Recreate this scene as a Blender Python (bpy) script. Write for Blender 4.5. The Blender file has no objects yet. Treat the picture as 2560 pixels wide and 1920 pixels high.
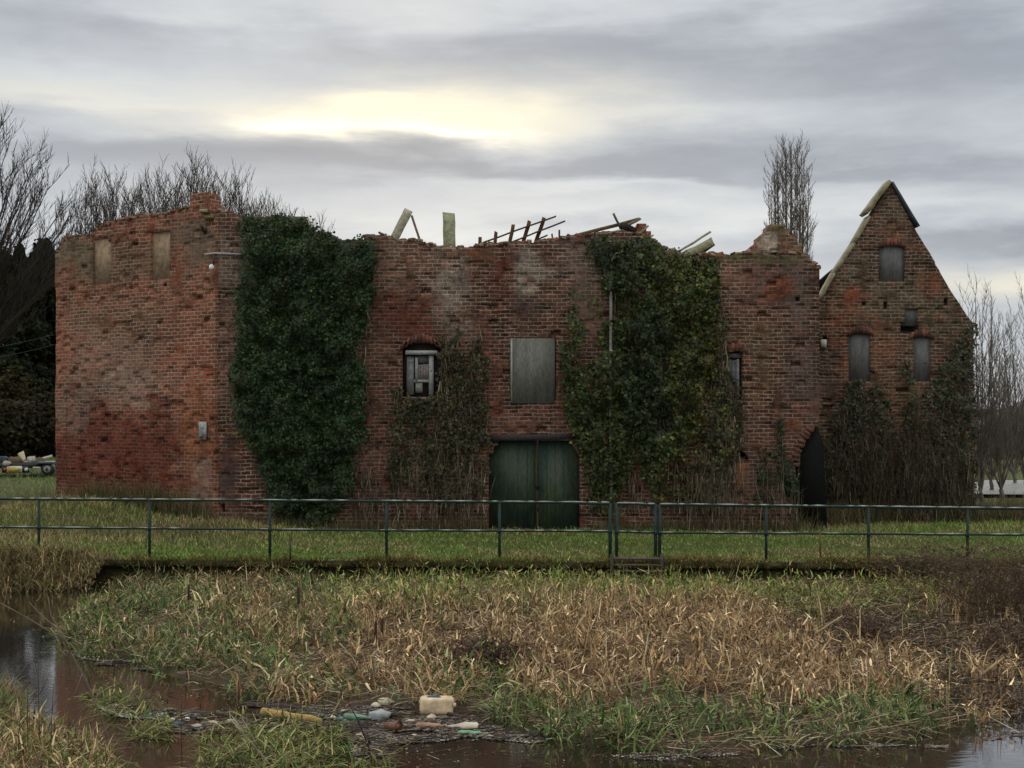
import bpy, math, random
import numpy as np
from mathutils import Vector
random.seed(7); RNG = np.random.default_rng(7)
C = bpy.context.scene.collection
R = math.radians

# ---------------------------------------------------------------- camera
# the photograph is measured in a 2212 px wide grid; F is the focal length in that grid
F, CX, HY, CZ = 2900.0, 1106.0, 905.0, 2.6
cam = bpy.data.cameras.new('camera'); camo = bpy.data.objects.new('camera', cam); C.objects.link(camo)
camo.location = (0, 0, CZ); camo.rotation_euler = (R(90), 0, 0)
cam.sensor_width = 36; cam.lens = 36*F/2212; cam.shift_y = 75.5/2212
cam.clip_start = 0.1; cam.clip_end = 5000
bpy.context.scene.camera = camo

# ---------------------------------------------------------------- sky and sun
SUN_AZ, SUN_EL = R(-6), R(15)
W = bpy.data.worlds.new('World'); bpy.context.scene.world = W; W.use_nodes = True
nt = W.node_tree; nt.nodes.clear(); N = nt.nodes.new; L = nt.links.new
def M(op, a, b=None, c=None, clamp=False):
    n = N('ShaderNodeMath'); n.operation = op; n.use_clamp = clamp
    for i, v in enumerate((a, b, c)):
        if v is None: continue
        if isinstance(v, (int, float)): n.inputs[i].default_value = v
        else: L(v, n.inputs[i])
    return n.outputs[0]
tc = N('ShaderNodeTexCoord'); sp = N('ShaderNodeSeparateXYZ'); L(tc.outputs['Generated'], sp.inputs[0])
az = M('ARCTAN2', sp.outputs[0], sp.outputs[1]); el = M('ARCSINE', sp.outputs[2])
def skynoise(sa, se, scale, detail, off, rough=.55, dist=0.0):
    cb = N('ShaderNodeCombineXYZ'); L(M('MULTIPLY', az, sa), cb.inputs[0]); L(M('MULTIPLY', el, se), cb.inputs[1]); cb.inputs[2].default_value = off
    n = N('ShaderNodeTexNoise'); n.inputs['Scale'].default_value = scale; n.inputs['Detail'].default_value = detail
    n.inputs['Roughness'].default_value = rough; n.inputs['Distortion'].default_value = dist; L(cb.outputs[0], n.inputs['Vector'])
    return n.outputs[0]
nA = skynoise(2.6, 9, 1.6, 6, 3.1, .5, .3); nB = skynoise(4, 22, 2.2, 6, 8.7, .55, .2); nC = skynoise(2, 6, 2.0, 4, 1.2)
azd = M('ADD', az, M('MULTIPLY', M('SUBTRACT', nC, .5), .22))
eld = M('ADD', el, M('ADD', M('MULTIPLY', M('SUBTRACT', nB, .5), .042), M('MULTIPLY', M('SUBTRACT', nA, .5), .05)))
def blob(dx, dy, sx, sy):
    a0 = math.atan((dx-CX)/F); e0 = math.atan((HY-dy)/F)
    u = M('DIVIDE', M('SUBTRACT', azd, a0), sx/F); v = M('DIVIDE', M('SUBTRACT', eld, e0), sy/F)
    return M('EXPONENT', M('MULTIPLY', M('ADD', M('MULTIPLY', u, u), M('MULTIPLY', v, v)), -1))
val = M('MULTIPLY_ADD', M('SUBTRACT', nA, .5), .34, .475)
val = M('ADD', val, M('MULTIPLY', M('SUBTRACT', nB, .5), .22))
for (dx, dy, sx, sy, w) in [(150,60,300,90,-.12),(1000,120,400,50,-.07),(1700,110,600,75,-.16),(2000,190,420,60,-.14),(450,55,200,25,.12),(1500,250,350,30,.12),
        (100,200,420,45,.12),(1150,375,900,34,-.17),(450,345,450,30,-.14),(1300,415,350,14,.16),(1150,480,400,30,.10),(1400,470,500,60,.12),(1650,330,300,40,-.06),
        (1950,400,350,20,-.12),(1950,460,350,25,.10),(2150,545,250,26,-.20),(900,440,500,30,.05),(1300,40,500,30,.05)]:
    val = M('ADD', val, M('MULTIPLY', blob(dx, dy, sx, sy), w))
# CIE-like overcast: brighter to the zenith
val = M('ADD', val, M('MULTIPLY', M('POWER', M('MAXIMUM', M('SUBTRACT', sp.outputs[2], .27), 0), 1.0), 2.9))
val = M('ADD', val, M('MULTIPLY', M('SUBTRACT', skynoise(7, 24, 3.0, 6, 17.3, .6, .4), .5), .16))
val = M('MAXIMUM', val, .12)
def MIX(f, a, b, t='MIX'):
    n = N('ShaderNodeMix'); n.data_type = 'RGBA'; n.blend_type = t; n.clamp_factor = True
    for s, v in ((n.inputs[0], f), (n.inputs[6], a), (n.inputs[7], b)):
        if isinstance(v, (int, float)): s.default_value = v
        elif isinstance(v, tuple): s.default_value = (*v, 1)
        else: L(v, s)
    return n.outputs[2]
tone = N('ShaderNodeValToRGB'); L(val, tone.inputs[0]); cr = tone.color_ramp
cr.elements[0].position = .0; cr.elements[0].color = (.21, .23, .26, 1)
cr.elements[1].position = 1.0; cr.elements[1].color = (1.1, 1.1, 1.06, 1)
for p, c in [(.32, (.37,.40,.45,1)), (.5, (.53,.565,.61,1)), (.68, (.72,.745,.75,1))]:
    e = cr.elements.new(p); e.color = c
cloud = tone.outputs[0]
warm = M('ADD', M('ADD', M('MULTIPLY', blob(820,262,330,44), .95), M('MULTIPLY', blob(960,235,420,62), .34)), M('MULTIPLY', blob(150,235,330,26), .28))
warm = M('ADD', warm, M('MULTIPLY', blob(2200,625,260,30), .7))
cloud = MIX(M('MINIMUM', warm, .9), cloud, (1.02,.95,.74))
core = M('ADD', blob(650,272,140,20), blob(940,286,170,17)); core = M('MINIMUM', core, 1.0)
cloud = MIX(core, cloud, (1.25,1.18,.98))
sky = N('ShaderNodeTexSky'); sky.sky_type = 'NISHITA'; sky.sun_disc = False; sky.sun_elevation = SUN_EL; sky.sun_rotation = SUN_AZ
bg1 = N('ShaderNodeBackground'); L(sky.outputs[0], bg1.inputs[0]); bg1.inputs[1].default_value = .05
bg2 = N('ShaderNodeBackground'); L(cloud, bg2.inputs[0]); bg2.inputs[1].default_value = 1.06
mx = N('ShaderNodeMixShader'); mx.inputs[0].default_value = .93; L(bg1.outputs[0], mx.inputs[1]); L(bg2.outputs[0], mx.inputs[2])
wo = N('ShaderNodeOutputWorld'); L(mx.outputs[0], wo.inputs[0])

sl = bpy.data.lights.new('sun', 'SUN'); sl.energy = .6; sl.angle = R(20); sl.color = (1, .93, .80)
so = bpy.data.objects.new('sun', sl); C.objects.link(so); so.location = (-8, 60, 30)
d = Vector((math.sin(SUN_AZ)*math.cos(SUN_EL), math.cos(SUN_AZ)*math.cos(SUN_EL), math.sin(SUN_EL)))
so.rotation_euler = d.to_track_quat('Z', 'Y').to_euler()
vs = bpy.context.scene.view_settings; vs.view_transform = 'Standard'; vs.look = 'None'; vs.exposure = 0; vs.gamma = 1

# ---------------------------------------------------------------- helpers
ORG = {}
def P(dx, dy, Y): return np.array([(dx-CX)*Y/F, Y, CZ+(HY-dy)*Y/F])
def G(dx, dy, z=0.0):
    Y = (CZ-z)*F/(dy-HY); return np.array([(dx-CX)*Y/F, Y, z])
def proj(p):
    p = np.asarray(p); return np.stack([CX+F*p[...,0]/p[...,1], HY-F*(p[...,2]-CZ)/p[...,1]], -1)
WZ = -0.4
def _h(i, j, k, s):
    n = (i*374761393 + j*668265263 + k*2147483647 + s*1274126177) & 0xffffffff
    n = ((n ^ (n >> 13))*1274126177) & 0xffffffff
    return ((n ^ (n >> 16)) & 0xffff)/65535.0
def vnoise(x, y, z=0.0, s=0):
    x, y, z = np.broadcast_arrays(np.asarray(x, float), np.asarray(y, float), np.asarray(z, float))
    i, j, k = (np.floor(a).astype(np.int64) for a in (x, y, z)); u, v, w = x-i, y-j, z-k
    u, v, w = (t*t*(3-2*t) for t in (u, v, w)); r = 0
    for a in (0, 1):
        for b in (0, 1):
            for c in (0, 1):
                r = r + _h(i+a, j+b, k+c, s)*(u if a else 1-u)*(v if b else 1-v)*(w if c else 1-w)
    return r
def fbm(x, y, z=0.0, s=0, o=4):
    r = 0; a = .5; t = 0
    for q in range(o):
        r = r+a*vnoise(np.asarray(x)*2**q, np.asarray(y)*2**q, np.asarray(z)*2**q, s+q); t += a; a *= .5
    return r/t
def inpoly(px, py, poly):
    px = np.asarray(px, float); py = np.asarray(py, float); r = np.zeros(px.shape, bool); n = len(poly); j = n-1
    for i in range(n):
        xi, yi = poly[i]; xj, yj = poly[j]
        c = ((yi > py) != (yj > py)) & (px < (xj-xi)*(py-yi)/((yj-yi) if yj != yi else 1e-9)+xi); r ^= c; j = i
    return r
def origin_of(o):
    return ORG.get(o.name, np.zeros(3)) if o else np.zeros(3)
def tag(o, label=None, cat=None, group=None, kind=None):
    if label: o['label'] = label
    if cat: o['category'] = cat
    if group: o['group'] = group
    if kind: o['kind'] = kind
    return o
def empty(name, loc, label, cat, group=None):
    o = bpy.data.objects.new(name, None); C.objects.link(o); o.location = tuple(float(v) for v in loc); o.empty_display_size = .2
    ORG[o.name] = np.array(loc, float); return tag(o, label, cat, group)
class MB:
    """collects vertices / faces / vertex colours for ONE mesh object (world coordinates)"""
    def __init__(s): s.v = []; s.f = []; s.c = []; s.n = 0; s.big = []; s.sm = False
    def add(s, v, f, c=None):
        v = np.asarray(v, float).reshape(-1, 3); s.v.append(v)
        for q in f: s.f.append([int(a)+s.n for a in q])
        s.c.append(np.tile(np.array(c if c is not None else (1,1,1), float)[:3], (len(v), 1)) if (c is None or np.ndim(c) == 1) else np.asarray(c)[:, :3])
        s.n += len(v); return s
    def addn(s, v, f, c):                       # numpy faces (k,m)
        s.v.append(v); s.big.append(np.asarray(f)+s.n); s.c.append(c[:, :3]); s.n += len(v); return s
    def box(s, c, size, rot=None, col=None, taper=1.0):
        x, y, z = (a/2 for a in size)
        v = np.array([(-x,-y,-z),(x,-y,-z),(x,y,-z),(-x,y,-z),(-x*taper,-y*taper,z),(x*taper,-y*taper,z),(x*taper,y*taper,z),(-x*taper,y*taper,z)])
        if rot is not None: v = v @ np.asarray(rot).T
        return s.add(v+np.asarray(c), [(0,3,2,1),(4,5,6,7),(0,1,5,4),(1,2,6,5),(2,3,7,6),(3,0,4,7)], col)
    def beam(s, a, b, w, h=None, col=None, rag=0):
        a = np.asarray(a, float); b = np.asarray(b, float); h = h or w; d = b-a; d = d/np.linalg.norm(d)
        up = np.array([0,1,0.]) if abs(d[1]) < .9 else np.array([0,0,1.])
        s1 = np.cross(d, up); s1 /= np.linalg.norm(s1); s2 = np.cross(s1, d)
        q = [(-1,-1),(1,-1),(1,1),(-1,1)]; n = 5; v = []
        for k in range(n):
            t = k/(n-1); c = a+(b-a)*t+ (s1*random.uniform(-1,1)+s2*random.uniform(-1,1))*rag*.3
            for (i, j) in q:
                e = d*random.uniform(-1, 1)*rag if k in (0, n-1) else 0
                v.append(c+s1*i*w/2+s2*j*h/2+e)
        f = [(0,3,2,1), tuple(4*(n-1)+k for k in (0,1,2,3))]
        for k in range(n-1):
            for m in range(4): f.append((4*k+m, 4*k+(m+1)%4, 4*k+4+(m+1)%4, 4*k+4+m))
        return s.add(v, f, col)
    def tube(s, pts, rad, seg=8, col=None, caps=True):
        pts = [np.asarray(p, float) for p in pts]; n = len(pts); rad = rad if hasattr(rad, '__len__') else [rad]*n
        v = []; f = []; prev = None
        for k in range(n):
            d = pts[min(k+1, n-1)]-pts[max(k-1, 0)]; d = d/(np.linalg.norm(d)+1e-9)
            if prev is None:
                u = np.cross(d, (0,0,1.)) if abs(d[2]) < .9 else np.cross(d, (1.,0,0))
            else: u = prev-d*np.dot(prev, d)
            u = u/np.linalg.norm(u); prev = u; w = np.cross(d, u)
            for m in range(seg):
                a = 2*math.pi*m/seg; v.append(pts[k]+(u*math.cos(a)+w*math.sin(a))*rad[k])
        for k in range(n-1):
            for m in range(seg): f.append((k*seg+m, k*seg+(m+1)%seg, (k+1)*seg+(m+1)%seg, (k+1)*seg+m))
        if caps: f.append(tuple(range(seg))[::-1]); f.append(tuple((n-1)*seg+m for m in range(seg)))
        return s.add(v, f, col)
    def prism(s, poly, y0, y1, col=None):       # polygon of (x,z), extruded in y
        n = len(poly); v = [(x, y0, z) for x, z in poly]+[(x, y1, z) for x, z in poly]
        f = [tuple(range(n)), tuple(range(n, 2*n))[::-1]]+[(i, i+n, (i+1)%n+n, (i+1)%n) for i in range(n)]
        return s.add(v, f, col)
    def segs(s, p0, p1, r0, r1, col, k=4):      # many tapered prisms at once
        p0 = np.asarray(p0, float); p1 = np.asarray(p1, float); n = len(p0); d = p1-p0; d /= np.linalg.norm(d, axis=1, keepdims=True)+1e-9
        ref = np.where(np.abs(d[:, 2:3]) > .9, np.array([[1., 0, 0]]), np.array([[0, 0, 1.]]))
        u = np.cross(d, ref); u /= np.linalg.norm(u, axis=1, keepdims=True)+1e-9; w = np.cross(d, u)
        vv = []
        for p, r in ((p0, r0), (p1, r1)):
            for m in range(k):
                a = 2*math.pi*m/k; vv.append(p+(u*math.cos(a)+w*math.sin(a))*np.asarray(r).reshape(-1, 1))
        v = np.stack(vv, 1).reshape(-1, 3); b = np.arange(n)[:, None]*2*k
        f = np.concatenate([b+np.array([[m, (m+1)%k, k+(m+1)%k, k+m]]) for m in range(k)])
        col = np.asarray(col, float); c = np.repeat(col, 2*k, axis=0) if col.ndim == 2 else np.tile(col, (n*2*k, 1))
        return s.addn(v, f, c)
    def build(s, name, mat, parent=None, smooth=False):
        me = bpy.data.meshes.new(name); v = np.concatenate(s.v) if s.v else np.zeros((0, 3)); og = origin_of(parent)
        lens = [len(f) for f in s.f]; loops = [np.array([i for f in s.f for i in f], np.int64)]; ln = [np.array(lens, np.int64)]
        for b in s.big: loops.append(b.reshape(-1)); ln.append(np.full(len(b), b.shape[1]))
        loops = np.concatenate(loops).astype(np.int32); ln = np.concatenate(ln).astype(np.int32)
        st = np.concatenate([[0], np.cumsum(ln)[:-1]]).astype(np.int32)
        me.vertices.add(len(v)); me.vertices.foreach_set('co', (v-og).astype(np.float32).ravel())
        me.loops.add(len(loops)); me.loops.foreach_set('vertex_index', loops)
        me.polygons.add(len(ln)); me.polygons.foreach_set('loop_start', st)
        if smooth: me.polygons.foreach_set('use_smooth', np.ones(len(ln), bool))
        me.update(calc_edges=True)
        at = me.color_attributes.new('col', 'FLOAT_COLOR', 'POINT'); c = np.concatenate(s.c)
        at.data.foreach_set('color', np.concatenate([c, np.ones((len(c), 1))], 1).astype(np.float32).ravel())
        o = bpy.data.objects.new(name, me); C.objects.link(o); me.materials.append(mat)
        if parent: o.parent = parent
        ORG[o.name] = og
        return o

def newmat(name):
    m = bpy.data.materials.new(name); m.use_nodes = True; t = m.node_tree; b = t.nodes['Principled BSDF']; return m, t, b
def mat_attr(name, rough=.7, spec=.3, nscale=30, namt=.35, bump=.0, gain=1.0, trans=0.0):
    """colour comes from the part's own 'col' colours, broken up with noise"""
    m, t, b = newmat(name); n = t.nodes.new; l = t.links.new
    a = n('ShaderNodeAttribute'); a.attribute_name = 'col'; tcx = n('ShaderNodeTexCoord')
    z = n('ShaderNodeTexNoise'); z.inputs['Scale'].default_value = nscale; z.inputs['Detail'].default_value = 4; l(tcx.outputs['Object'], z.inputs['Vector'])
    mr = n('ShaderNodeMapRange'); mr.inputs[1].default_value = .25; mr.inputs[2].default_value = .75; mr.inputs[3].default_value = (1-namt)*gain; mr.inputs[4].default_value = (1+namt)*gain
    l(z.outputs[0], mr.inputs[0]); vm = n('ShaderNodeVectorMath'); vm.operation = 'SCALE'; l(a.outputs['Color'], vm.inputs[0]); l(mr.outputs[0], vm.inputs['Scale'])
    l(vm.outputs[0], b.inputs['Base Color']); b.inputs['Roughness'].default_value = rough; b.inputs['Specular IOR Level'].default_value = spec
    if bump:
        bp = n('ShaderNodeBump'); bp.inputs['Strength'].default_value = bump; bp.inputs['Distance'].default_value = .02; l(z.outputs[0], bp.inputs['Height']); l(bp.outputs[0], b.inputs['Normal'])
    if trans:
        tr = n('ShaderNodeBsdfTranslucent'); l(vm.outputs[0], tr.inputs[0]); mxx = n('ShaderNodeMixShader'); mxx.inputs[0].default_value = trans
        l(b.outputs[0], mxx.inputs[1]); l(tr.outputs[0], mxx.inputs[2]); l(mxx.outputs[0], t.nodes['Material Output'].inputs[0])
    return m
def mat_two(name, c1, c2, scale=3, rough=.7, spec=.3, lo=.4, hi=.6, stretch=(1,1,1), bump=.3, detail=6, metal=0):
    m, t, b = newmat(name); n = t.nodes.new; l = t.links.new
    tcx = n('ShaderNodeTexCoord'); mp = n('ShaderNodeMapping'); mp.inputs['Scale'].default_value = stretch; l(tcx.outputs['Object'], mp.inputs[0])
    z = n('ShaderNodeTexNoise'); z.inputs['Scale'].default_value = scale; z.inputs['Detail'].default_value = detail; z.inputs['Roughness'].default_value = .65; l(mp.outputs[0], z.inputs['Vector'])
    r = n('ShaderNodeValToRGB'); r.color_ramp.elements[0].position = lo; r.color_ramp.elements[1].position = hi
    r.color_ramp.elements[0].color = (*c1, 1); r.color_ramp.elements[1].color = (*c2, 1); l(z.outputs[0], r.inputs[0])
    z2 = n('ShaderNodeTexNoise'); z2.inputs['Scale'].default_value = scale*9; z2.inputs['Detail'].default_value = 4; l(mp.outputs[0], z2.inputs['Vector'])
    mr = n('ShaderNodeMapRange'); mr.inputs[1].default_value = .3; mr.inputs[2].default_value = .7; mr.inputs[3].default_value = .7; mr.inputs[4].default_value = 1.25; l(z2.outputs[0], mr.inputs[0])
    vm = n('ShaderNodeVectorMath'); vm.operation = 'SCALE'; l(r.outputs[0], vm.inputs[0]); l(mr.outputs[0], vm.inputs['Scale']); l(vm.outputs[0], b.inputs['Base Color'])
    b.inputs['Roughness'].default_value = rough; b.inputs['Specular IOR Level'].default_value = spec; b.inputs['Metallic'].default_value = metal
    if bump:
        bp = n('ShaderNodeBump'); bp.inputs['Strength'].default_value = bump; bp.inputs['Distance'].default_value = .02; l(z2.outputs[0], bp.inputs['Height']); l(bp.outputs[0], b.inputs['Normal'])
    return m

def mat_brick():
    m, t, b = newmat('weathered_brick'); n = t.nodes.new; l = t.links.new
    tcx = n('ShaderNodeTexCoord'); s = n('ShaderNodeSeparateXYZ'); l(tcx.outputs['Object'], s.inputs[0])
    ad = n('ShaderNodeMath'); ad.operation = 'ADD'; l(s.outputs[0], ad.inputs[0]); l(s.outputs[1], ad.inputs[1])
    cb = n('ShaderNodeCombineXYZ'); l(ad.outputs[0], cb.inputs[0]); l(s.outputs[2], cb.inputs[1])
    dn = n('ShaderNodeTexNoise'); dn.inputs['Scale'].default_value = 2.2; dn.inputs['Detail'].default_value = 2; l(cb.outputs[0], dn.inputs['Vector'])
    dv0 = n('ShaderNodeVectorMath'); dv0.operation = 'MULTIPLY_ADD'; dv0.inputs[1].default_value = (.10,.075,0); l(dn.outputs['Color'], dv0.inputs[0]); l(cb.outputs[0], dv0.inputs[2])
    dn2 = n('ShaderNodeTexNoise'); dn2.inputs['Scale'].default_value = 15; dn2.inputs['Detail'].default_value = 4; l(cb.outputs[0], dn2.inputs['Vector'])
    dv = n('ShaderNodeVectorMath'); dv.operation = 'MULTIPLY_ADD'; dv.inputs[1].default_value = (.045,.038,0); l(dn2.outputs['Color'], dv.inputs[0]); l(dv0.outputs[0], dv.inputs[2])
    br = n('ShaderNodeTexBrick'); l(dv.outputs[0], br.inputs['Vector']); br.inputs['Scale'].default_value = 1
    br.inputs['Brick Width'].default_value = .225; br.inputs['Row Height'].default_value = .09; br.inputs['Mortar Size'].default_value = .012
    br.inputs['Mortar Smooth'].default_value = .25; br.inputs['Bias'].default_value = -.1
    br.inputs['Color1'].default_value = (.58,.59,.60,1); br.inputs['Color2'].default_value = (1.45,1.34,1.26,1); br.inputs['Mortar'].default_value = (1,1,1,1)
    a = n('ShaderNodeAttribute'); a.attribute_name = 'col'; am = n('ShaderNodeAttribute'); am.attribute_name = 'mort'
    nz = n('ShaderNodeTexNoise'); nz.inputs['Scale'].default_value = 9; nz.inputs['Detail'].default_value = 7; nz.inputs['Roughness'].default_value = .7; l(cb.outputs[0], nz.inputs['Vector'])
    mr = n('ShaderNodeMapRange'); mr.inputs[1].default_value = .3; mr.inputs[2].default_value = .7; mr.inputs[3].default_value = .5; mr.inputs[4].default_value = 1.5; l(nz.outputs[0], mr.inputs[0])
    # spalled, smeared areas where single bricks can hardly be told apart, and fine pale / dark flecks
    n3 = n('ShaderNodeTexNoise'); n3.inputs['Scale'].default_value = 1.1; n3.inputs['Detail'].default_value = 6; n3.inputs['Roughness'].default_value = .7; l(cb.outputs[0], n3.inputs['Vector'])
    m3 = n('ShaderNodeMapRange'); m3.inputs[1].default_value = .40; m3.inputs[2].default_value = .60; m3.inputs[3].default_value = 1; m3.inputs[4].default_value = .35; l(n3.outputs[0], m3.inputs[0])
    n4 = n('ShaderNodeTexNoise'); n4.inputs['Scale'].default_value = 17; n4.inputs['Detail'].default_value = 3; n4.inputs['Roughness'].default_value = .6; l(cb.outputs[0], n4.inputs['Vector'])
    fr_ = n('ShaderNodeValToRGB'); fr_.color_ramp.elements[0].position = .30; fr_.color_ramp.elements[0].color = (.5,.5,.52,1); fr_.color_ramp.elements[1].position = .72; fr_.color_ramp.elements[1].color = (1.75,1.65,1.5,1)
    for p_, c_ in ((.42,(.95,.95,.95,1)),(.60,(1.05,1.05,1.05,1))): e_ = fr_.color_ramp.elements.new(p_); e_.color = c_
    l(n4.outputs[0], fr_.inputs[0])
    mu0 = n('ShaderNodeMix'); mu0.data_type = 'RGBA'; mu0.blend_type = 'MULTIPLY'; l(m3.outputs[0], mu0.inputs[0]); l(a.outputs['Color'], mu0.inputs[6]); l(br.outputs['Color'], mu0.inputs[7])
    mu = n('ShaderNodeMix'); mu.data_type = 'RGBA'; mu.blend_type = 'MULTIPLY'; mu.inputs[0].default_value = 1; l(mu0.outputs[2], mu.inputs[6]); l(fr_.outputs[0], mu.inputs[7])
    vs_ = n('ShaderNodeVectorMath'); vs_.operation = 'SCALE'; l(mu.outputs[2], vs_.inputs[0]); l(mr.outputs[0], vs_.inputs['Scale'])
    # mortar: pale where it survives, lost in patches
    n2 = n('ShaderNodeTexNoise'); n2.inputs['Scale'].default_value = 2.3; n2.inputs['Detail'].default_value = 5; l(cb.outputs[0], n2.inputs['Vector'])
    m2 = n('ShaderNodeMapRange'); m2.inputs[1].default_value = .32; m2.inputs[2].default_value = .50; l(n2.outputs[0], m2.inputs[0])
    mm = n('ShaderNodeMath'); mm.operation = 'MULTIPLY'; l(m2.outputs[0], mm.inputs[0]); l(am.outputs['Fac'], mm.inputs[1])
    mc = n('ShaderNodeMix'); mc.data_type = 'RGBA'; l(mm.outputs[0], mc.inputs[0]); mc.inputs[7].default_value = (.44,.35,.27,1)
    dk = n('ShaderNodeVectorMath'); dk.operation = 'SCALE'; dk.inputs['Scale'].default_value = .55; l(vs_.outputs[0], dk.inputs[0]); l(dk.outputs[0], mc.inputs[6])
    fin = n('ShaderNodeMix'); fin.data_type = 'RGBA'; l(br.outputs['Fac'], fin.inputs[0]); l(vs_.outputs[0], fin.inputs[6]); l(mc.outputs[2], fin.inputs[7])
    l(fin.outputs[2], b.inputs['Base Color']); b.inputs['Roughness'].default_value = .9; b.inputs['Specular IOR Level'].default_value = .15
    hb = n('ShaderNodeMath'); hb.operation = 'MULTIPLY_ADD'; l(br.outputs['Fac'], hb.inputs[0]); hb.inputs[1].default_value = -.8; l(nz.outputs[0], hb.inputs[2])
    bp = n('ShaderNodeBump'); bp.inputs['Strength'].default_value = .8; bp.inputs['Distance'].default_value = .02; l(hb.outputs[0], bp.inputs['Height']); l(bp.outputs[0], b.inputs['Normal'])
    return m
BRICK = mat_brick()
RUBBLE = mat_attr('loose_brick', .9, .15, 25, .45, .6)
WOOD = mat_attr('old_timber', .85, .2, 14, .4, .5)
IVY = mat_attr('ivy_leaf', .45, .28, 3, .3, 0, 1.0, .12)
FOL = mat_attr('matt_foliage', .9, .05, 3, .3, 0, 1.0, .1)
BLADE = mat_attr('grass_blade', .65, .2, 8, .3, 0, 1.22, .10)
BARK = mat_attr('bark', .9, .15, 6, .35)
VINE = mat_attr('vine_stem', .85, .2, 8, .4)
PLASTIC = mat_attr('dirty_plastic', .45, .4, 11, .45, .2)
CHIP = mat_attr('debris', .8, .25, 20, .4)

def jag(pts):
    xs = np.array([p[0] for p in pts], float); ys = np.array([p[1] for p in pts], float)
    return lambda x: np.interp(x, xs, ys)

# ---------------------------------------------------------------- ground, water, setting
def edge_y(X): return 24.45-.03*X
def ground_z(X, Y):
    X = np.asarray(X, float); Y = np.asarray(Y, float)
    z = .10*(fbm(X*.5, Y*.5, 0, 3)-.5)*np.clip((Y-edge_y(X))/1.5, 0, 1)
    # mound against the left wall, slight rise to the field
    z = z+.62*np.exp(-((X+10.5)/2.6)**2-((Y-32.2)/1.9)**2)+.22*np.exp(-((X+6.8)/1.6)**2-((Y-30.6)/1.1)**2)
    z = z-.10*np.clip((X+2)/11, 0, 1)*np.clip((30-Y)/4, 0, 1)
    return z
def sheet(xs, ys, zf, name, mat):
    X, Y = np.meshgrid(xs, ys); Z = zf(X, Y); v = np.stack([X, Y, Z], -1).reshape(-1, 3); nx = len(xs); ny = len(ys)
    i = (np.arange(ny-1)[:, None]*nx+np.arange(nx-1)[None]).reshape(-1, 1); f = np.concatenate([i, i+1, i+nx+1, i+nx], 1)
    return MB().addn(v, f, np.ones((len(v), 3))).build(name, mat, None, True)
GRASSG = mat_two('lawn_ground', (.055,.075,.022), (.10,.095,.04), 1.3, .95, .1, .35, .65)
# ground: one sheet from the canal edge to the horizon
xs = np.concatenate([[-1500,-600,-300,-150,-80,-50,-30,-22], np.arange(-18, 18.1, .25), [22,30,50,80,150,300,600,1500]])
u = np.concatenate([np.arange(0, 16, .25), [17,19,22,26,32,40,55,75,100,140,200,300,500,900,1900]])
X = np.tile(xs, (len(u), 1)); Y = edge_y(X)+.28+u[:, None]; Z = ground_z(X, Y)
v = np.stack([X, Y, Z], -1).reshape(-1, 3); nx = len(xs)
i = (np.arange(len(u)-1)[:, None]*nx+np.arange(nx-1)[None]).reshape(-1, 1)
tag(MB().addn(v, np.concatenate([i, i+1, i+nx+1, i+nx], 1), np.ones((len(v), 3))).build('ground', GRASSG, None, True), kind='structure')
# mossy coping and dark wall of the canal edge
KERB = mat_two('mossy_edge', (.025,.022,.010), (.075,.065,.028), 2.5, .95, .1, .4, .62, (1,1,1), .8)
mb = MB(); x = -60.0
while x < 60:
    w = random.uniform(.5, .9) if abs(x) < 14 else 3
    a = x+w/2; y = edge_y(a); mb.box((a, y+.17+random.uniform(-.02,.02), -.05+random.uniform(-.02,.01)), (w-.015, .36, .10)); mb.box((a, y+.27, -.53), (w, .3, 1.0)); x += w
tag(mb.build('canal_edge', KERB), kind='structure')
# worn earth path
PATH = mat_two('worn_path', (.075,.065,.035), (.13,.10,.06), 2, .95, .1, .35, .65)
# water
def mat_water():
    m, t, b = newmat('murky_water'); n = t.nodes.new; l = t.links.new
    tcx = n('ShaderNodeTexCoord'); mp = n('ShaderNodeMapping'); mp.inputs['Scale'].default_value = (1,2.2,1); l(tcx.outputs['Object'], mp.inputs[0])
    z = n('ShaderNodeTexNoise'); z.inputs['Scale'].default_value = 5; z.inputs['Detail'].default_value = 5; l(mp.outputs[0], z.inputs['Vector'])
    bp = n('ShaderNodeBump'); bp.inputs['Strength'].default_value = .05; bp.inputs['Distance'].default_value = .02; l(z.outputs[0], bp.inputs['Height']); l(bp.outputs[0], b.inputs['Normal'])
    b.inputs['Base Color'].default_value = (.028,.020,.013,1); b.inputs['Roughness'].default_value = .06; b.inputs['IOR'].default_value = 1.5; b.inputs['Specular IOR Level'].default_value = .6; b.inputs['Coat Weight'].default_value = 1; b.inputs['Coat Roughness'].default_value = .04; l(bp.outputs[0], b.inputs['Coat Normal'])
    return m
tag(sheet(np.linspace(-80, 80, 41), np.linspace(4, 27.5, 25), lambda X, Y: X*0+WZ, 'water', mat_water()), kind='structure')
BED = mat_two('mud', (.03,.022,.014), (.07,.05,.03), 4, .8, .3)
tag(sheet(np.linspace(-80, 80, 11), np.linspace(3, 27.3, 8), lambda X, Y: X*0-1.05, 'river_bed', BED), kind='structure')
tag(sheet(np.linspace(-80, 80, 161), np.linspace(-30, 9.6, 60), lambda X, Y: np.where(Y > 8.6, -1.0, -.35+np.clip((8-Y)*.16, 0, 1.1))+.15*(fbm(X, Y)-.5), 'near_bank', GRASSG), kind='structure')
# pale road far right
ROAD = mat_two('asphalt', (.19,.19,.19), (.27,.27,.26), 3, .5, .5)
mb = MB(); v = [(13,44.5,.03),(60,40,.03),(60,54,.03),(15,54.5,.03)]; mb.add([(a,b,c+.09) for a,b,c in v], [(0,1,2,3)]); tag(mb.build('road', ROAD), kind='structure')

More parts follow.
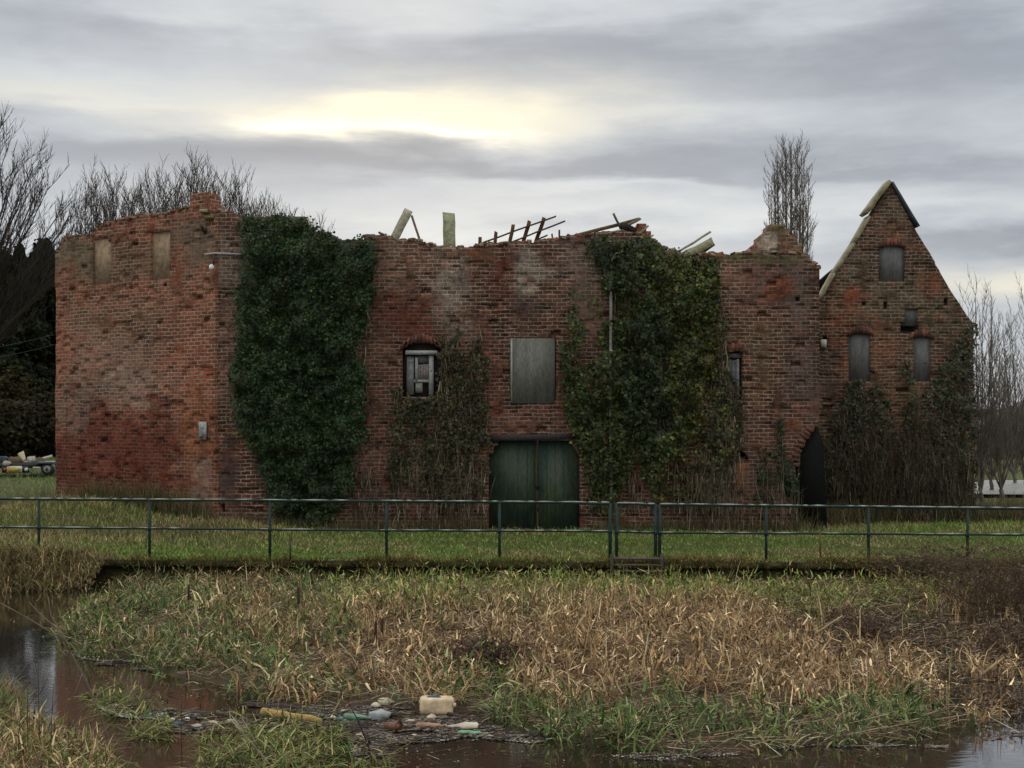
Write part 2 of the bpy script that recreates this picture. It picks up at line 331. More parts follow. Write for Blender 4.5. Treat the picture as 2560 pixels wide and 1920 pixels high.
# ---------------------------------------------------------------- brick walls (courses of half-brick cells)
CW, CH = .1125, .09
def stain_shade(dx, dy, base, patches, mort, seed, gain=1.0):
    """brick colour at a point, from a list of weathered or painted-dark patches with ragged edges"""
    c = np.tile(np.array(base, float), dx.shape+(1,)); m = np.full(dx.shape, mort, float)
    w1 = (fbm(dx/45, dy/45, 0, seed)-.5)*1.2; w2 = (fbm(dx/14, dy/14, 0, seed+9)-.5)*1.1
    for (px, py, rx, ry, col, wt, mo) in patches:
        d = np.sqrt(((dx-px)/rx)**2+((dy-py)/ry)**2)+w1+w2
        k = (np.clip((1.15-d)/.5, 0, 1)*wt)[..., None]
        c = c*(1-k)+np.array(col)*k; m = m*(1-k[..., 0])+mo*k[..., 0]
    st_ = fbm(dx/8, dy/150, 0, seed+40); f = (.72+.56*fbm(dx/90, dy/70, 0, seed+20))*(1-.45*np.clip((st_-.52)*6, 0, 1)*np.clip(fbm(dx/60, dy/90, 0, seed+45)*3-1, 0, 1))*gain; g = fbm(dx/25, dy/18, 0, seed+30)
    c = c*f[..., None]; hot = np.clip((g-.60)*4, 0, 1)[..., None]*.38; c = c*(1-hot)+np.array((.33,.085,.038))*hot
    cold = np.clip((.40-g)*5, 0, 1)[..., None]*.28; c = c*(1-cold)+np.array((.13,.095,.075))*cold
    return c, m
def brick_wall(name, parent, p0, p1, z0, z1, thick, fill, base, patches, mort, seed, holes=(), rough=.035, clampf=None, gain=.85):
    p0 = np.array(p0, float); p1 = np.array(p1, float); dv = p1-p0; ln = np.hypot(*dv); ang = math.atan2(dv[1], dv[0])
    nx = int(round(ln/CW)); nz = int(round((z1-z0)/CH)); xi = (np.arange(nx)+.5)*CW; zi = (np.arange(nz)+.5)*CH+z0
    XX, ZZ = np.meshgrid(xi, zi); ca, sa = math.cos(ang), math.sin(ang)
    wx = p0[0]+XX*ca; wy = p0[1]+XX*sa; pr = proj(np.stack([wx, wy, ZZ], -1)); fl = fill(XX, ZZ, pr[..., 0], pr[..., 1])
    # bricks drop out in pairs, in bond
    rr = RNG.random((nz, nx//2+2)); rec = np.zeros((nz, nx))
    for r in range(nz):
        idx = (np.arange(nx)+(r % 2))//2; rec[r] = np.where(rr[r][idx] < .012, .07, 0)+ (rr[r][idx] > .90)*.008 - (rr[r][idx] > .97)*.006
    for (hx, hy, hw, hh) in holes:
        rec = np.where((abs(pr[..., 0]-hx) < hw) & (abs(pr[..., 1]-hy) < hh), .2, rec)
    def wob(x, z): return rough*(fbm(x*1.3, z*1.3, 0, seed+50)-.5)*2+.012*(fbm(x*9, z*9, 0, seed+60)-.5)*2
    V = []; Fc = []; n = 0
    def cell(j, i): return 0 <= j < nz and 0 <= i < nx and fl[j, i]
    js, is_ = np.nonzero(fl)
    for j, i in zip(js, is_):
        x0 = i*CW; x1 = x0+CW; a = z0+j*CH; b = a+CH; r = rec[j, i]
        V += [(x0, r, a), (x1, r, a), (x1, r, b), (x0, r, b), (x0, thick, a), (x1, thick, a), (x1, thick, b), (x0, thick, b)]
        Fc.append((n, n+1, n+2, n+3)); Fc.append((n+7, n+6, n+5, n+4))
        for (dj, di, q) in ((0,-1,(n+4,n,n+3,n+7)), (0,1,(n+1,n+5,n+6,n+2)), (-1,0,(n+4,n+5,n+1,n)), (1,0,(n+3,n+2,n+6,n+7))):
            if not cell(j+dj, i+di) or rec[j+dj, i+di] > r+1e-6: Fc.append(q)
        n += 8
    V = np.array(V); fr = V[:, 1] < thick-.01
    V[:, 1] += np.where(fr, wob(V[:, 0], V[:, 2]), wob(V[:, 0]+31, V[:, 2]))
    # ragged outer silhouette
    V[:, 2] += .012*(fbm(V[:, 0]*14, V[:, 2]*14, V[:, 1], seed)-.5)
    if clampf is not None:
        Yw = p0[1]+V[:, 0]*sa; dxx = CX+F*(p0[0]+V[:, 0]*ca)/Yw; zt = CZ+(HY-clampf(dxx))*Yw/F; V[:, 2] = np.minimum(V[:, 2], zt+.03*(vnoise(V[:, 0]*7, V[:, 2]*7, 0, seed)-.3))
    wp = np.stack([p0[0]+V[:, 0]*ca, p0[1]+V[:, 0]*sa, V[:, 2]], -1); pp = proj(wp)
    col, mo = stain_shade(pp[:, 0], pp[:, 1], base, patches, mort, seed, gain)
    mb = MB(); mb.addn(V, np.array(Fc), col); og = origin_of(parent); ORG['__z'] = np.zeros(3)
    o = mb.build(name, BRICK, None); o.parent = parent
    o.location = (p0[0]-og[0], p0[1]-og[1], -og[2]); o.rotation_euler = (0, 0, ang)
    at = o.data.attributes.new('mort', 'FLOAT', 'POINT'); at.data.foreach_set('value', mo.astype(np.float32))
    return o
def rubble_top(name, parent, pts, Y, n, spread=.28, cols=((.25,.10,.06),(.16,.09,.06),(.11,.08,.05),(.3,.24,.17)), yfn=None):
    """loose and broken bricks lying along a ruined wall head; pts in photo px"""
    mb = MB(); f = jag(pts); xs = [p[0] for p in pts]
    for k in range(n):
        dx = random.uniform(xs[0], xs[-1]); yy = Y if yfn is None else yfn(dx); p = P(dx, f(dx), yy); p[1] += random.uniform(.03, spread); p[2] += random.uniform(-.035, .035)
        a = random.uniform(0, 3.14) if random.random() < .4 else random.uniform(-.25, .25); t = random.gauss(0, .25)
        rot = np.array([[math.cos(a), -math.sin(a), 0], [math.sin(a), math.cos(a), 0], [0,0,1]]) @ np.array([[math.cos(t),0,math.sin(t)],[0,1,0],[-math.sin(t),0,math.cos(t)]])
        s = random.uniform(.4, 1); c = np.array(random.choice(cols))*random.uniform(.6, 1.2)
        mb.box(p, (.21*s, .1, .06*random.uniform(.6, 1.1)), rot, c, random.uniform(.75, 1))
    return mb.build(name, RUBBLE, parent)

FY = 31.5; K = F/FY
OR = (.28,.088,.045); DU = (.165,.10,.062); DR = (.15,.038,.024); GY = (.30,.245,.20); SO = (.075,.05,.045); PK = (.27,.155,.115); MO = (.12,.11,.05)
corner = P(465, 905, FY)[:2]; far = np.array([-11.8, 34.7]); rightend = P(1766, 905, FY)[:2]
house = empty('ruined_brick_building', (0.2, FY, 0), 'long roofless red brick ruin with green double doors and ivy over its front', 'building')

side_top = jag([(110,553),(121,553),(125,541),(135,521),(147,511),(175,512),(200,508),(208,494),(215,486),(250,477),(300,466),(350,463),(380,457),(410,447),(411,420),(430,415),(440,418),(452,425),(456,443),(470,452)])
SIDEP = [(280,560,170,60,DU,.8,.55),(160,560,50,60,(.17,.13,.085),.8,.3),(270,700,200,60,DU,.6,.8),(250,790,150,60,PK,.7,.7),(300,850,120,50,GY,.45,.8),(400,800,60,150,OR,.7,.9),
         (265,985,260,120,DR,1.0,.25),(420,960,40,130,(.30,.10,.04),.8,.5),(436,1040,26,60,PK,.9,.5),(410,520,60,50,(.17,.12,.085),.9,.3),(150,880,40,60,GY,.35,.6),
         (130,760,25,90,OR,.6,.6),(380,560,25,60,OR,.6,.6),(140,610,40,30,OR,.5,.6)]
def side_fill(x, z, dx, dy):
    f = dy > side_top(dx)+(vnoise(dx/6, 0*dx, 0, 5)-.5)*5
    for (a0, a1, b0, b1) in ((199,240,513,619),(323,370,497,610)):
        t = (dx-a0)/(a1-a0); arch = 6*(2*t-1)**2
        f &= ~((dx > a0) & (dx < a1) & (dy > b0+arch) & (dy < b1-(dx-a0)*.08))
    return f
brick_wall('side_wall', house, far, corner, -.15, 8.1, .35, side_fill, (.25,.092,.052), SIDEP, .75, 11, gain=1.0,
           holes=((292,527,5,5),(352,513,4,5),(438,500,4,6),(355,612,3,4),(347,615,3,3),(282,623,3,3),(475,490,4,4)))
def side_pt(dx, dy, off=0.0):
    """point of the side wall plane seen at (dx,dy), moved off towards the viewer"""
    dv = far-corner; nrm = np.array([dv[1], -dv[0]]); nrm /= np.linalg.norm(nrm)
    if nrm[1] > 0: nrm = -nrm
    k = (dx-CX)/F; Y = np.dot(nrm, corner)/(nrm[0]*k+nrm[1]); p = P(dx, dy, Y); p[:2] += nrm*off; return p
INFILL = mat_two('mossy_render', (.23,.155,.095), (.40,.30,.20), 7, .9, .1, .35, .65, (1,1,1), .6)
for (a0, a1, b0, b1) in ((197,242,510,621),(321,372,494,612)):
    mb = MB(); pts = []
    for dx, dy in [(a0,b1),(a1,b1-(a1-a0)*.08),(a1,b0+6),(a0+(a1-a0)*.75,b0),(a0+(a1-a0)*.3,b0),(a0,b0+6)]: pts.append((dx,dy))
    fr = [side_pt(x, y, -.05) for x, y in pts]; bk = [side_pt(x, y, -.25) for x, y in pts]; n = len(pts)
    mb.add(fr+bk, [tuple(range(n)), tuple(range(n, 2*n))[::-1]]+[(k, k+n, (k+1)%n+n, (k+1)%n) for k in range(n)])
    mb.build('blocked_window', INFILL, house)

front_pts = [(465,447),(480,455),(490,460),(525,470),(560,473),(619,471),(663,475),(669,500),(709,507),(734,522),(784,520),(788,510),(811,510),(814,517),(820,507),(844,511),(859,521),(886,516),(909,520),(916,528),
    (959,533),(999,536),(1014,538),(1036,531),(1061,526),(1101,526),(1158,523),(1201,517),(1251,509),(1338,500),(1380,505),(1416,523),(1461,546),(1500,552),(1540,548),(1587,549),(1622,545),(1735,549),(1747,553),(1754,566),(1764,573),(1770,580)]
front_top = jag(front_pts)
FRONTP = [(850,600,60,70,(.21,.125,.085),.7,.5),(905,570,45,60,(.27,.16,.11),.6,.95),(975,610,42,110,GY,.8,1),(985,700,45,40,(.24,.18,.14),.6,.4),(1145,590,40,58,(.31,.27,.22),.85,1),(1230,560,40,60,(.17,.12,.10),.7,.7),
    (1265,600,40,70,(.24,.17,.13),.7,.5),(1280,680,35,40,(.28,.16,.12),.8,.3),(1150,665,50,30,SO,.65,.2),(1080,600,35,80,DR,.6,.35),(1040,560,30,40,(.2,.1,.06),.6,.3),
    (860,680,70,60,DR,.75,.15),(920,720,50,25,DR,.8,.2),(830,800,40,90,(.16,.075,.05),.8,.35),(820,1000,40,120,(.17,.07,.05),.8,.4),(1050,800,30,150,(.20,.07,.045),.7,.4),
    (1150,905,80,35,(.22,.09,.06),.7,.5),(1220,800,18,60,DR,.8,.4),(500,560,45,60,GY,.45,.8),(500,700,40,80,PK,.7,.5),(500,830,35,80,(.25,.12,.08),.7,.6),(500,960,60,40,(.25,.09,.05),.8,.9),(500,1010,22,80,(.11,.065,.06),.85,.1),(545,1060,40,70,(.15,.06,.04),.7,.95),
    (456,1000,14,90,(.12,.08,.055),.8,.2),(640,1115,160,30,(.12,.06,.04),.7,.5),(1585,590,35,60,(.30,.15,.10),.7,1),(1650,600,60,70,(.18,.10,.08),.7,.3),(1720,640,40,90,(.16,.115,.10),.8,.3),(1735,800,50,120,(.13,.085,.075),.8,.3),  # first patch paints the shade of a tall recess at the corner
    (1650,760,50,80,(.17,.105,.06),.7,.6),(1645,850,40,50,(.25,.13,.07),.6,.7),(1680,620,30,25,(.34,.09,.045),.7,.3),(1600,1040,16,60,(.33,.125,.06),.95,.3),(1690,940,60,50,(.21,.085,.055),.6,.5),(1660,1050,60,60,(.12,.08,.05),.7,.4),
    (1640,558,110,12,MO,.9,.2),(1000,545,90,8,(.2,.09,.05),.7,.2),(1400,980,90,80,(.28,.09,.05),.6,.4)]
DOORP = [(1056,1160),(1056,985),(1078,950),(1232,950),(1254,990),(1256,1160)]
ARCHP = [(1723,1160),(1722,1010),(1728,980),(1740,950),(1757,928),(1780,924),(1780,1160)]
def front_fill(x, z, dx, dy):
    f = dy > front_top(dx)+(vnoise(dx/5, 0*dx, 0, 15)-.5)*5
    f &= ~inpoly(dx, dy, DOORP); f &= ~inpoly(dx, dy, ARCHP)
    t = (dx-873)/(948-873); f &= ~((dx > 873) & (dx < 948) & (dy > 737+14*(2*t-1)**2) & (dy < 858))
    f &= ~((dx > 1103) & (dx < 1197) & (dy > 733) & (dy < 869))
    t = (dx-1566)/42; f &= ~((dx > 1566) & (dx < 1608) & (dy > 757+6*(2*t-1)**2) & (dy < 862))
    return f
brick_wall('front_wall', house, corner, rightend, -.3, 7.8, .38, front_fill, (.145,.07,.047), FRONTP, .55, 23, gain=.76,
           holes=((1640,617,5,3),(1738,780,3,4),(1160,612,4,2),(470,1108,8,10),(475,1095,6,8),(1722,645,4,3)))
# hidden rear and end walls stand lower than the front
zlow = lambda zt: (lambda x, z, dx, dy: z < zt+.5*(vnoise(x*.8, x*0, 0, 3)-.5))
brick_wall('rear_wall', house, (-9.4, 38.2), (6.6, 38.2), -.2, 5.6, .3, zlow(5.2), (.16,.085,.055), [], .3, 31)
brick_wall('end_wall', house, (7.12, 31.9), (7.12, 38.1), -.2, 6.2, .3, zlow(5.9), (.16,.085,.055), [], .3, 32)
brick_wall('inner_wall', house, (-6.5, 32), (-6.5, 38), -.2, 6.4, .3, zlow(6.0), (.16,.085,.055), [], .3, 33)
rubble_top('wall_head', house, front_pts, FY, 620)
rubble_top('wall_head', house, [(125,541),(135,521),(147,511),(175,512),(200,508),(215,486),(250,477),(300,466),(350,463),(410,447),(430,417),(456,430)], 33, 150, .2, yfn=lambda dx: side_pt(dx, 500)[1])
# blackened chimney stub on the corner and gable-like chimney stump to the right, both real masonry behind the wall head
def stump(pts, Y, th, base, seed, patches=(), zb=5.5):
    poly = pts; xs = [p[0] for p in pts]; z1 = CZ+(HY-min(p[1] for p in pts))*Y/F
    fill = lambda x, z, dx, dy: inpoly(dx, dy, poly)
    return brick_wall('chimney_stump', house, P(min(xs), 900, Y)[:2], P(max(xs), 900, Y)[:2], zb, z1+.05, th, fill, base, list(patches), .5, seed)
stump([(1622,600),(1622,543),(1630,532),(1640,518),(1649,505),(1661,497),(1668,486),(1686,480),(1697,489),(1706,508),(1722,511),(1730,528),(1738,548),(1738,600)], 32.4, .9, (.20,.115,.07), 41, [(1660,528,22,22,(.50,.44,.36),.9,.9),(1684,493,20,12,(.17,.14,.06),.9,.2)])
stump([(1368,540),(1366,495),(1376,482),(1392,486),(1402,500),(1414,520),(1420,545)], 32.3, .5, (.27,.10,.055), 42)
mb = MB()   # flat slate-coloured bits on the corner
for (dx, dy, s, c) in [(441,456,.2,(.3,.27,.18)),(456,470,.3,(.13,.13,.05)),(484,457,.16,(.45,.38,.33)),(640,472,.5,(.1,.09,.05)),(800,510,.26,(.12,.13,.14)),(478,466,.3,(.12,.11,.05))]:
    mb.box(P(dx, dy, FY+.1), (s, .2, .07), None, c, .9)
mb.build('loose_slabs', RUBBLE, house)

# window A: weathered timber window with a shutter
def wbox(mb, dx0, dy0, dx1, dy1, y0, y1, col):
    a = P(dx0, dy1, FY); b = P(dx1, dy0, FY); return mb.box(((a[0]+b[0])/2, (y0+y1)/2, (a[2]+b[2])/2), (b[0]-a[0], y1-y0, b[2]-a[2]), None, col)
win = wbox(MB(), 866, 712, 955, 862, FY+.20, FY+.24, (.045,.038,.033)).build('window', WOOD, house)
PW = (.30,.31,.30); PW2 = (.20,.20,.20)
mb = MB(); wbox(mb, 876, 757, 944, 766, FY+.01, FY+.12, (.34,.34,.32)); mb.build('lintel', WOOD, win)
mb = MB()
wbox(mb, 878, 770, 893, 852, FY+.10, FY+.17, PW2); wbox(mb, 896, 772, 902, 826, FY+.08, FY+.15, PW); wbox(mb, 926, 768, 936, 855, FY+.07, FY+.15, (.33,.34,.33)); wbox(mb, 893, 820, 926, 826, FY+.085, FY+.15, PW); mb.build('frame', WOOD, win)
mb = MB()
for k in range(4): wbox(mb, 902+k*6, 786+random.uniform(-1,1), 907.6+k*6, 820, FY+.10, FY+.13, (.21,.18,.17))
wbox(mb, 896, 768, 926, 784, FY+.12, FY+.16, (.11,.11,.11)); wbox(mb, 897, 827, 912, 848, FY+.10, FY+.14, (.22,.23,.2)); mb.build('shutter', WOOD, win)
# window B: sheet of ply
PLY = mat_two('grey_plywood', (.10,.10,.09), (.22,.215,.19), 3.2, .8, .2, .3, .7, (1.6,1,.3), .3)
mb = MB(); wbox(mb, 1102, 731, 1198, 871, FY-.035, FY+.0, (1,1,1)); tag(mb.build('window_board', PLY, house), 'large grey weathered board')
mb = MB(); wbox(mb, 1092, 722, 1208, 880, FY+.12, FY+.16, (.1,.1,.09)); mb.build('window_backing', WOOD, house)
mb = MB(); wbox(mb, 1103.5, 733, 1107, 869, FY-.05, FY-.036, (.34,.34,.31)); mb.build('batten', WOOD, house)
# window C
win = wbox(MB(), 1559, 747, 1616, 868, FY+.2, FY+.24, (.04,.04,.04)).build('window', WOOD, house)
mb = MB()
for k in range(4): wbox(mb, 1568+k*7.3, 776+random.uniform(-2,2), 1574.6+k*7.3, 856-random.uniform(0,12), FY+.10, FY+.14, (.10+.02*k,.105+.02*k,.105+.02*k))
mb.build('shutter', WOOD, win)
mb = MB(); wbox(mb, 1571, 763, 1603, 773, FY+.08, FY+.16, (.13,.12,.11)); wbox(mb, 1593, 775, 1598, 858, FY+.08, FY+.11, (.22,.22,.21)); mb.build('frame', WOOD, win)
# blocked low doorway with a dark arch
mb = MB()
for k in range(14):
    t = k/13; a = P(1586+t*28, 982-6*math.sin(t*3.14)+t*6, FY); mb.box((a[0], FY+.0, a[2]), (.05, .08, .11), None, (.05,.035,.03))
mb.build('brick_arch', RUBBLE, house)
# green doors
DOOR = mat_two('green_door_paint', (.024,.05,.040), (.07,.085,.045), 1.2, .55, .35, .35, .7, (2.2,1,.7), .2)
for k, (a0, a1) in enumerate(((1056,1160.5),(1163,1255))):
    mb = MB(); pl = [(1056,1146),(1056,985),(1078,952),(1160.5,952),(1160.5,1146)] if k == 0 else [(1163,1146),(1163,952),(1232,952),(1254,990),(1254,1146)]
    q = [(P(x, y, FY)[0], P(x, y, FY)[2]) for x, y in pl]; mb.prism(q, FY+.13, FY+.19)
    dr = mb.build('door', DOOR, house)
    mb = MB()
    for j in range(1, 5):
        x = a0+(a1-a0)*j/5; tp = 955 if 1082 < x < 1228 else 985
        wbox(mb, x-.25, tp, x+.25, 1145, FY+.125, FY+.132, (.02,.03,.025))
    mb.build('board_joints', WOOD, dr)
mb = MB(); wbox(mb, 1157, 953, 1159.6, 1144, FY+.10, FY+.128, (.07,.06,.035)); wbox(mb, 1157, 1047, 1164, 1057, FY+.09, FY+.126, (.02,.02,.02)); mb.build('lock_bar', WOOD, dr)
mb = MB(); mb.beam(P(1062,946,FY-.0), P(1240,943,FY-.0), .14, .16, (.045,.04,.038), .02); mb.build('door_lintel', WOOD, house)
# near-black panel added inside the arch, standing in for its shaded interior
mb = MB(); mb.prism([(P(x, y, FY)[0], P(x, y, FY)[2]) for x, y in [(1712,1150),(1712,1000),(1730,944),(1750,916),(1770,920),(1784,960),(1792,1150)]], FY+.22, FY+.27, (.006,.007,.006)); mb.build('arch_shade_panel', WOOD, house)
def arch_bricks(x0, x1, ye, sag, Y, parent, proud=.015, col=((.20,.085,.055),(.15,.07,.05),(.11,.06,.045))):
    mb = MB(); a = P(x0, ye, Y); b = P(x1, ye, Y); w = b[0]-a[0]; h = sag*Y/F; n = max(4, int(w/.085))
    for i in range(n+1):
        t = i/n; x = a[0]+w*t; z = a[2]+h*(1-(2*t-1)**2)+.075; ang = -(2*t-1)*4*h/w*.9; rot = np.array([[math.cos(ang),0,math.sin(ang)],[0,1,0],[-math.sin(ang),0,math.cos(ang)]])
        mb.box((x, Y-proud+.09, z), (w/n*.86, .2, .20+random.uniform(-.02,.02)), rot, np.array(random.choice(col))*random.uniform(.7,1.2))
    return mb.build('brick_arch', RUBBLE, parent)
mb = MB(); ap = ARCHP[1:5]; pts_ = [P(x, y, FY) for x, y in ap]
for a_, b_ in zip(pts_[:-1], pts_[1:]):
    n_ = max(2, int(np.linalg.norm(b_-a_)/.095)); ang = math.atan2(b_[2]-a_[2], b_[0]-a_[0])
    for k_ in range(n_):
        c_ = a_+(b_-a_)*(k_+.5)/n_; an = -(ang+math.pi/2); rot = np.array([[math.cos(an),0,math.sin(an)],[0,1,0],[-math.sin(an),0,math.cos(an)]]); mb.box(c_+np.array([-math.sin(ang)*.08, .08, math.cos(ang)*.08]), (.19,.2,.075), rot, np.array((.15,.07,.05))*random.uniform(.6,1.2))
mb.build('brick_arch', RUBBLE, house)
arch_bricks(872, 949, 752, 15, FY, house); arch_bricks(1565, 1609, 763, 6, FY, house)
# rain pipe
GREYM = mat_attr('old_metal', .5, .4, 20, .45, .2)
mb = MB(); mb.tube([P(1346,546,FY-.12), P(1332,549,FY-.16), P(1322,560,FY-.17), P(1320,600,FY-.14), P(1319,800,FY-.14), P(1320,1085,FY-.14)], .038, 8, (.26,.25,.21))
for y in (610, 700, 760, 845, 930, 1000): mb.tube([P(1320,y,FY-.14)+np.array([0,0,.04]), P(1320,y,FY-.14)-np.array([0,0,.04])], .055, 8, (.3,.29,.25))
mb.build('rain_pipe', GREYM, house)
# ledge, conduit, lamp and plaque by the corner
mb = MB(); mb.tube([side_pt(447,550,.05), P(465,547,FY-.06), P(492,548,FY-.06), P(524,549.5,FY-.06)], .022, 6, (.4,.4,.4)); mb.tube([P(463,550,FY-.05), P(461,572,FY-.05)], .018, 6, (.05,.04,.04)); mb.build('cable_conduit', GREYM, house)
mb = MB(); mb.tube([P(458,571,FY-.16), P(457,574,FY-.16), P(457,580,FY-.16), P(458,583,FY-.16)], [.02,.06,.062,.03], 10, (.75,.77,.74)); mb.build('wall_lamp', PLASTIC, house)
mb = MB(); c = side_pt(440, 930, .03); ang = math.atan2(corner[1]-far[1], corner[0]-far[0]); rot = np.array([[math.cos(ang),-math.sin(ang),0],[math.sin(ang),math.cos(ang),0],[0,0,1]])
mb.box(c, (.24,.03,.42), rot, (.33,.34,.33)); pq = mb.build('plaque', PLASTIC, house)
mb = MB(); mb.box(side_pt(438, 944, .055), (.10,.02,.05), rot, (.06,.06,.06)); mb.box(side_pt(441, 924, .055), (.12,.02,.012), rot, (.12,.12,.12)); mb.build('mark', PLASTIC, pq)
# timbers of the fallen roof
TB = (.10,.062,.035); PL = (.40,.37,.28); GN = (.34,.35,.22)
def timber(a, b, Ya, Yb, w, h=None, col=TB, name='roof_timber', rag=.02):
    mb = MB(); mb.beam(P(a[0], a[1], Ya), P(b[0], b[1], Yb), w, h, col, rag); return mb.build(name, WOOD, house)
timber((849,520),(883,454), 32.6,32.6,.20,.12,PL); timber((890,466),(907,520),32.7,32.7,.055,.06,(.2,.17,.12))
timber((970,540),(969,461), 32.5,32.5,.29,.2,GN,'roof_timber',.05)
timber((1036,535),(1037,513),32.2,32.2,.08,.1); timber((1069,530),(1072,501),32.3,32.3,.08,.1); timber((1100,530),(1109,486),32.4,32.4,.085,.11); timber((1129,526),(1144,477),32.6,32.5,.09,.11); timber((1156,526),(1176,470),32.8,32.6,.09,.11)
timber((1033,528),(1201,467),32.35,32.5,.035,.05,TB,'batten'); timber((1100,525),(1221,477),32.5,32.6,.035,.05,TB,'batten'); timber((1158,519),(1183,508),32.5,32.5,.035,.05,TB,'batten')
timber((1193,520),(1193,506),32.2,32.2,.04); timber((1208,518),(1208,497),32.2,32.2,.045); timber((999,540),(999,530),32.0,32.0,.09,.08,(.12,.11,.11))
timber((1205,520),(1380,474),31.9,32.3,.07,.12,(.13,.09,.05),'roof_timber',.04); timber((1255,516),(1340,499),31.8,31.9,.05,.1,(.22,.19,.13)); timber((1325,462),(1340,492),32.0,32.1,.05,.05,(.15,.13,.1)); timber((1345,492),(1384,472),32.1,32.1,.06,.07,(.2,.17,.11))
timber((1345,488),(1368,500),32.0,32.2,.16,.2,(.03,.022,.016)); timber((1338,508),(1372,512),31.9,32.1,.2,.25,(.025,.018,.014)); timber((1362,520),(1400,488),31.95,32.1,.045,.06,(.25,.22,.14)); timber((1376,532),(1410,508),31.95,32.1,.04,.06,(.25,.22,.14)); timber((1370,505),(1386,532),32.0,32.0,.04,.05,(.2,.16,.1))
timber((1460,548),(1534,502),32.2,32.4,.05,.08,(.27,.27,.15),'roof_timber',.03); timber((1470,556),(1536,523),32.0,32.2,.19,.1,(.28,.28,.17),'roof_timber',.06); timber((1505,553),(1541,528),32.1,32.3,.1,.1,(.05,.035,.025),'roof_timber',.05)

# ---------------------------------------------------------------- gabled end building on the right
GYY = 35.0
gable = empty('gabled_brick_building', (P(1922, 905, GYY)[0], GYY, 0), 'tall pointed brick gable with boarded windows and pale coping, right of the ruin', 'building')
gt_l = [(1740,696),(1767,650),(1802,590),(1845,525),(1880,468),(1921,398)]; gt_r = [(1925,398),(1977,496),(2022,571),(2030,587),(2060,638),(2095,691),(2099,700)]
gtop = jag(gt_l+gt_r)
GW = [(1903,1950,526,606,5),(1836,1881,716,821,5),(1970,2012,723,821,6),(1952,1984,665,697,0)]
def gable_fill(x, z, dx, dy):
    f = dy > gtop(dx)-9
    for (a0, a1, b0, b1, ar) in GW:
        t = (dx-a0)/(a1-a0); f &= ~((dx > a0) & (dx < a1) & (dy > b0+ar*(2*t-1)**2) & (dy < b1))
    return f
GP = [(1930,470,40,70,(.17,.125,.075),.7,.5),(1925,640,90,60,(.17,.125,.075),.8,.5),(1850,580,40,60,(.16,.12,.08),.8,.5),(1815,700,40,50,(.30,.10,.05),.8,.5),(1845,640,25,18,(.36,.09,.045),.8,.3),(2010,615,25,25,(.36,.10,.05),.6,.3),
      (1900,760,40,60,(.25,.10,.055),.7,.6),(1830,780,25,70,(.27,.095,.055),.7,.5),(1940,870,60,80,(.27,.14,.07),.8,.4),(1930,500,30,40,(.24,.085,.05),.5,.4),(1967,709,26,16,(.012,.01,.01),1,0),(2040,700,50,60,(.14,.10,.06),.8,.4),(1790,800,30,80,(.12,.075,.06),.6,.4),(1950,1030,200,110,(.12,.07,.045),.8,.3)]  # near-black patch paints the dark inside the hole under the small window
brick_wall('gable_wall', gable, P(1740, 905, GYY)[:2], P(2099, 905, GYY)[:2], -.2, 8.85, .4, gable_fill, (.135,.08,.05), GP, .55, 61, clampf=gtop, gain=.78,
           holes=((1915,661,3,6),(1967,708,18,11),(1868,657,3,3),(1778,738,5,8),(1955,905,3,3),(1948,843,14,4),(2045,652,4,6)))
brick_wall('side_wall', gable, (P(2092, 905, GYY)[0], GYY+.4), (P(2092, 905, GYY)[0]+.3, GYY+9), -.2, 5.1, .35, zlow(5.0), (.17,.1,.06), [], .4, 62)
brick_wall('side_wall', gable, (P(1752, 905, GYY)[0], GYY+.4), (P(1752, 905, GYY)[0], GYY+9), -.2, 5.1, .35, zlow(5.0), (.17,.1,.06), [], .4, 63)
for (a0_, a1_, b0_, b1_, ar_) in GW[:3]: arch_bricks(a0_, a1_, b0_+ar_+2, ar_, GYY, gable)
LEAD = mat_two('grey_sheet', (.085,.085,.088), (.19,.187,.18), 3, .7, .3, .3, .7, (1.8,1,.3), .2)
for (a0, a1, b0, b1, ar) in GW:
    pl = [(a0-7,b1+7),(a1+7,b1+7)]+[(a0-7+(a1-a0+14)*(1-t), b0-7+ar*(2*t-1)**2) for t in (0,.25,.5,.75,1)]
    mb = MB(); q = [(P(x,y,GYY)[0], P(x,y,GYY)[2]) for x, y in pl]; mb.prism(q, GYY+.06, GYY+.10); mb.build('window_board', LEAD, gable)
COP = mat_two('coping_stone', (.16,.14,.08), (.36,.32,.21), 5, .85, .2, .35, .65, (1,1,1), .5)
def coping(pts, wy, th, mat, off, name):
    for (a, b) in zip(pts[:-1], pts[1:]):
        mb = MB(); pa = P(a[0], a[1], GYY); pb = P(b[0], b[1], GYY); d = pb-pa; d /= np.linalg.norm(d); nn = np.array([-d[2], 0, d[0]]); nn = nn if nn[2] > 0 else -nn
        c0 = pa+nn*off+np.array([0,.18,0]); c1 = pb+nn*off+np.array([0,.18,0]); mb.beam(c0, c1, th, wy, None, .008); mb.build(name, mat, gable)
coping([(1871,463),(1923,394)], .60, .095, COP, .03, 'coping_stone')
coping([(1769,649),(1802,590)], .50, .07, COP, .0, 'coping_stone'); coping([(1802,590),(1845,525)], .50, .07, COP, .0, 'coping_stone'); coping([(1845,525),(1878,467)], .5, .07, COP, .0, 'coping_stone')
SLT = mat_two('dark_slate', (.03,.035,.05), (.06,.065,.08), 6, .6, .4)
coping([(1923,395),(1981,491)], .55, .06, SLT, .03, 'coping_slate'); 
mb = MB()
for k in range(5):
    a = P(1764-k*3, 612+k*9, 36); b = P(1812-k*5, 573+k*9, 36); mb.beam(a+np.array([0,k*.1,0]), b+np.array([0,k*.1,0]), .05, .3, (.10,.10,.10) if k % 2 else (.02,.02,.02), .02)
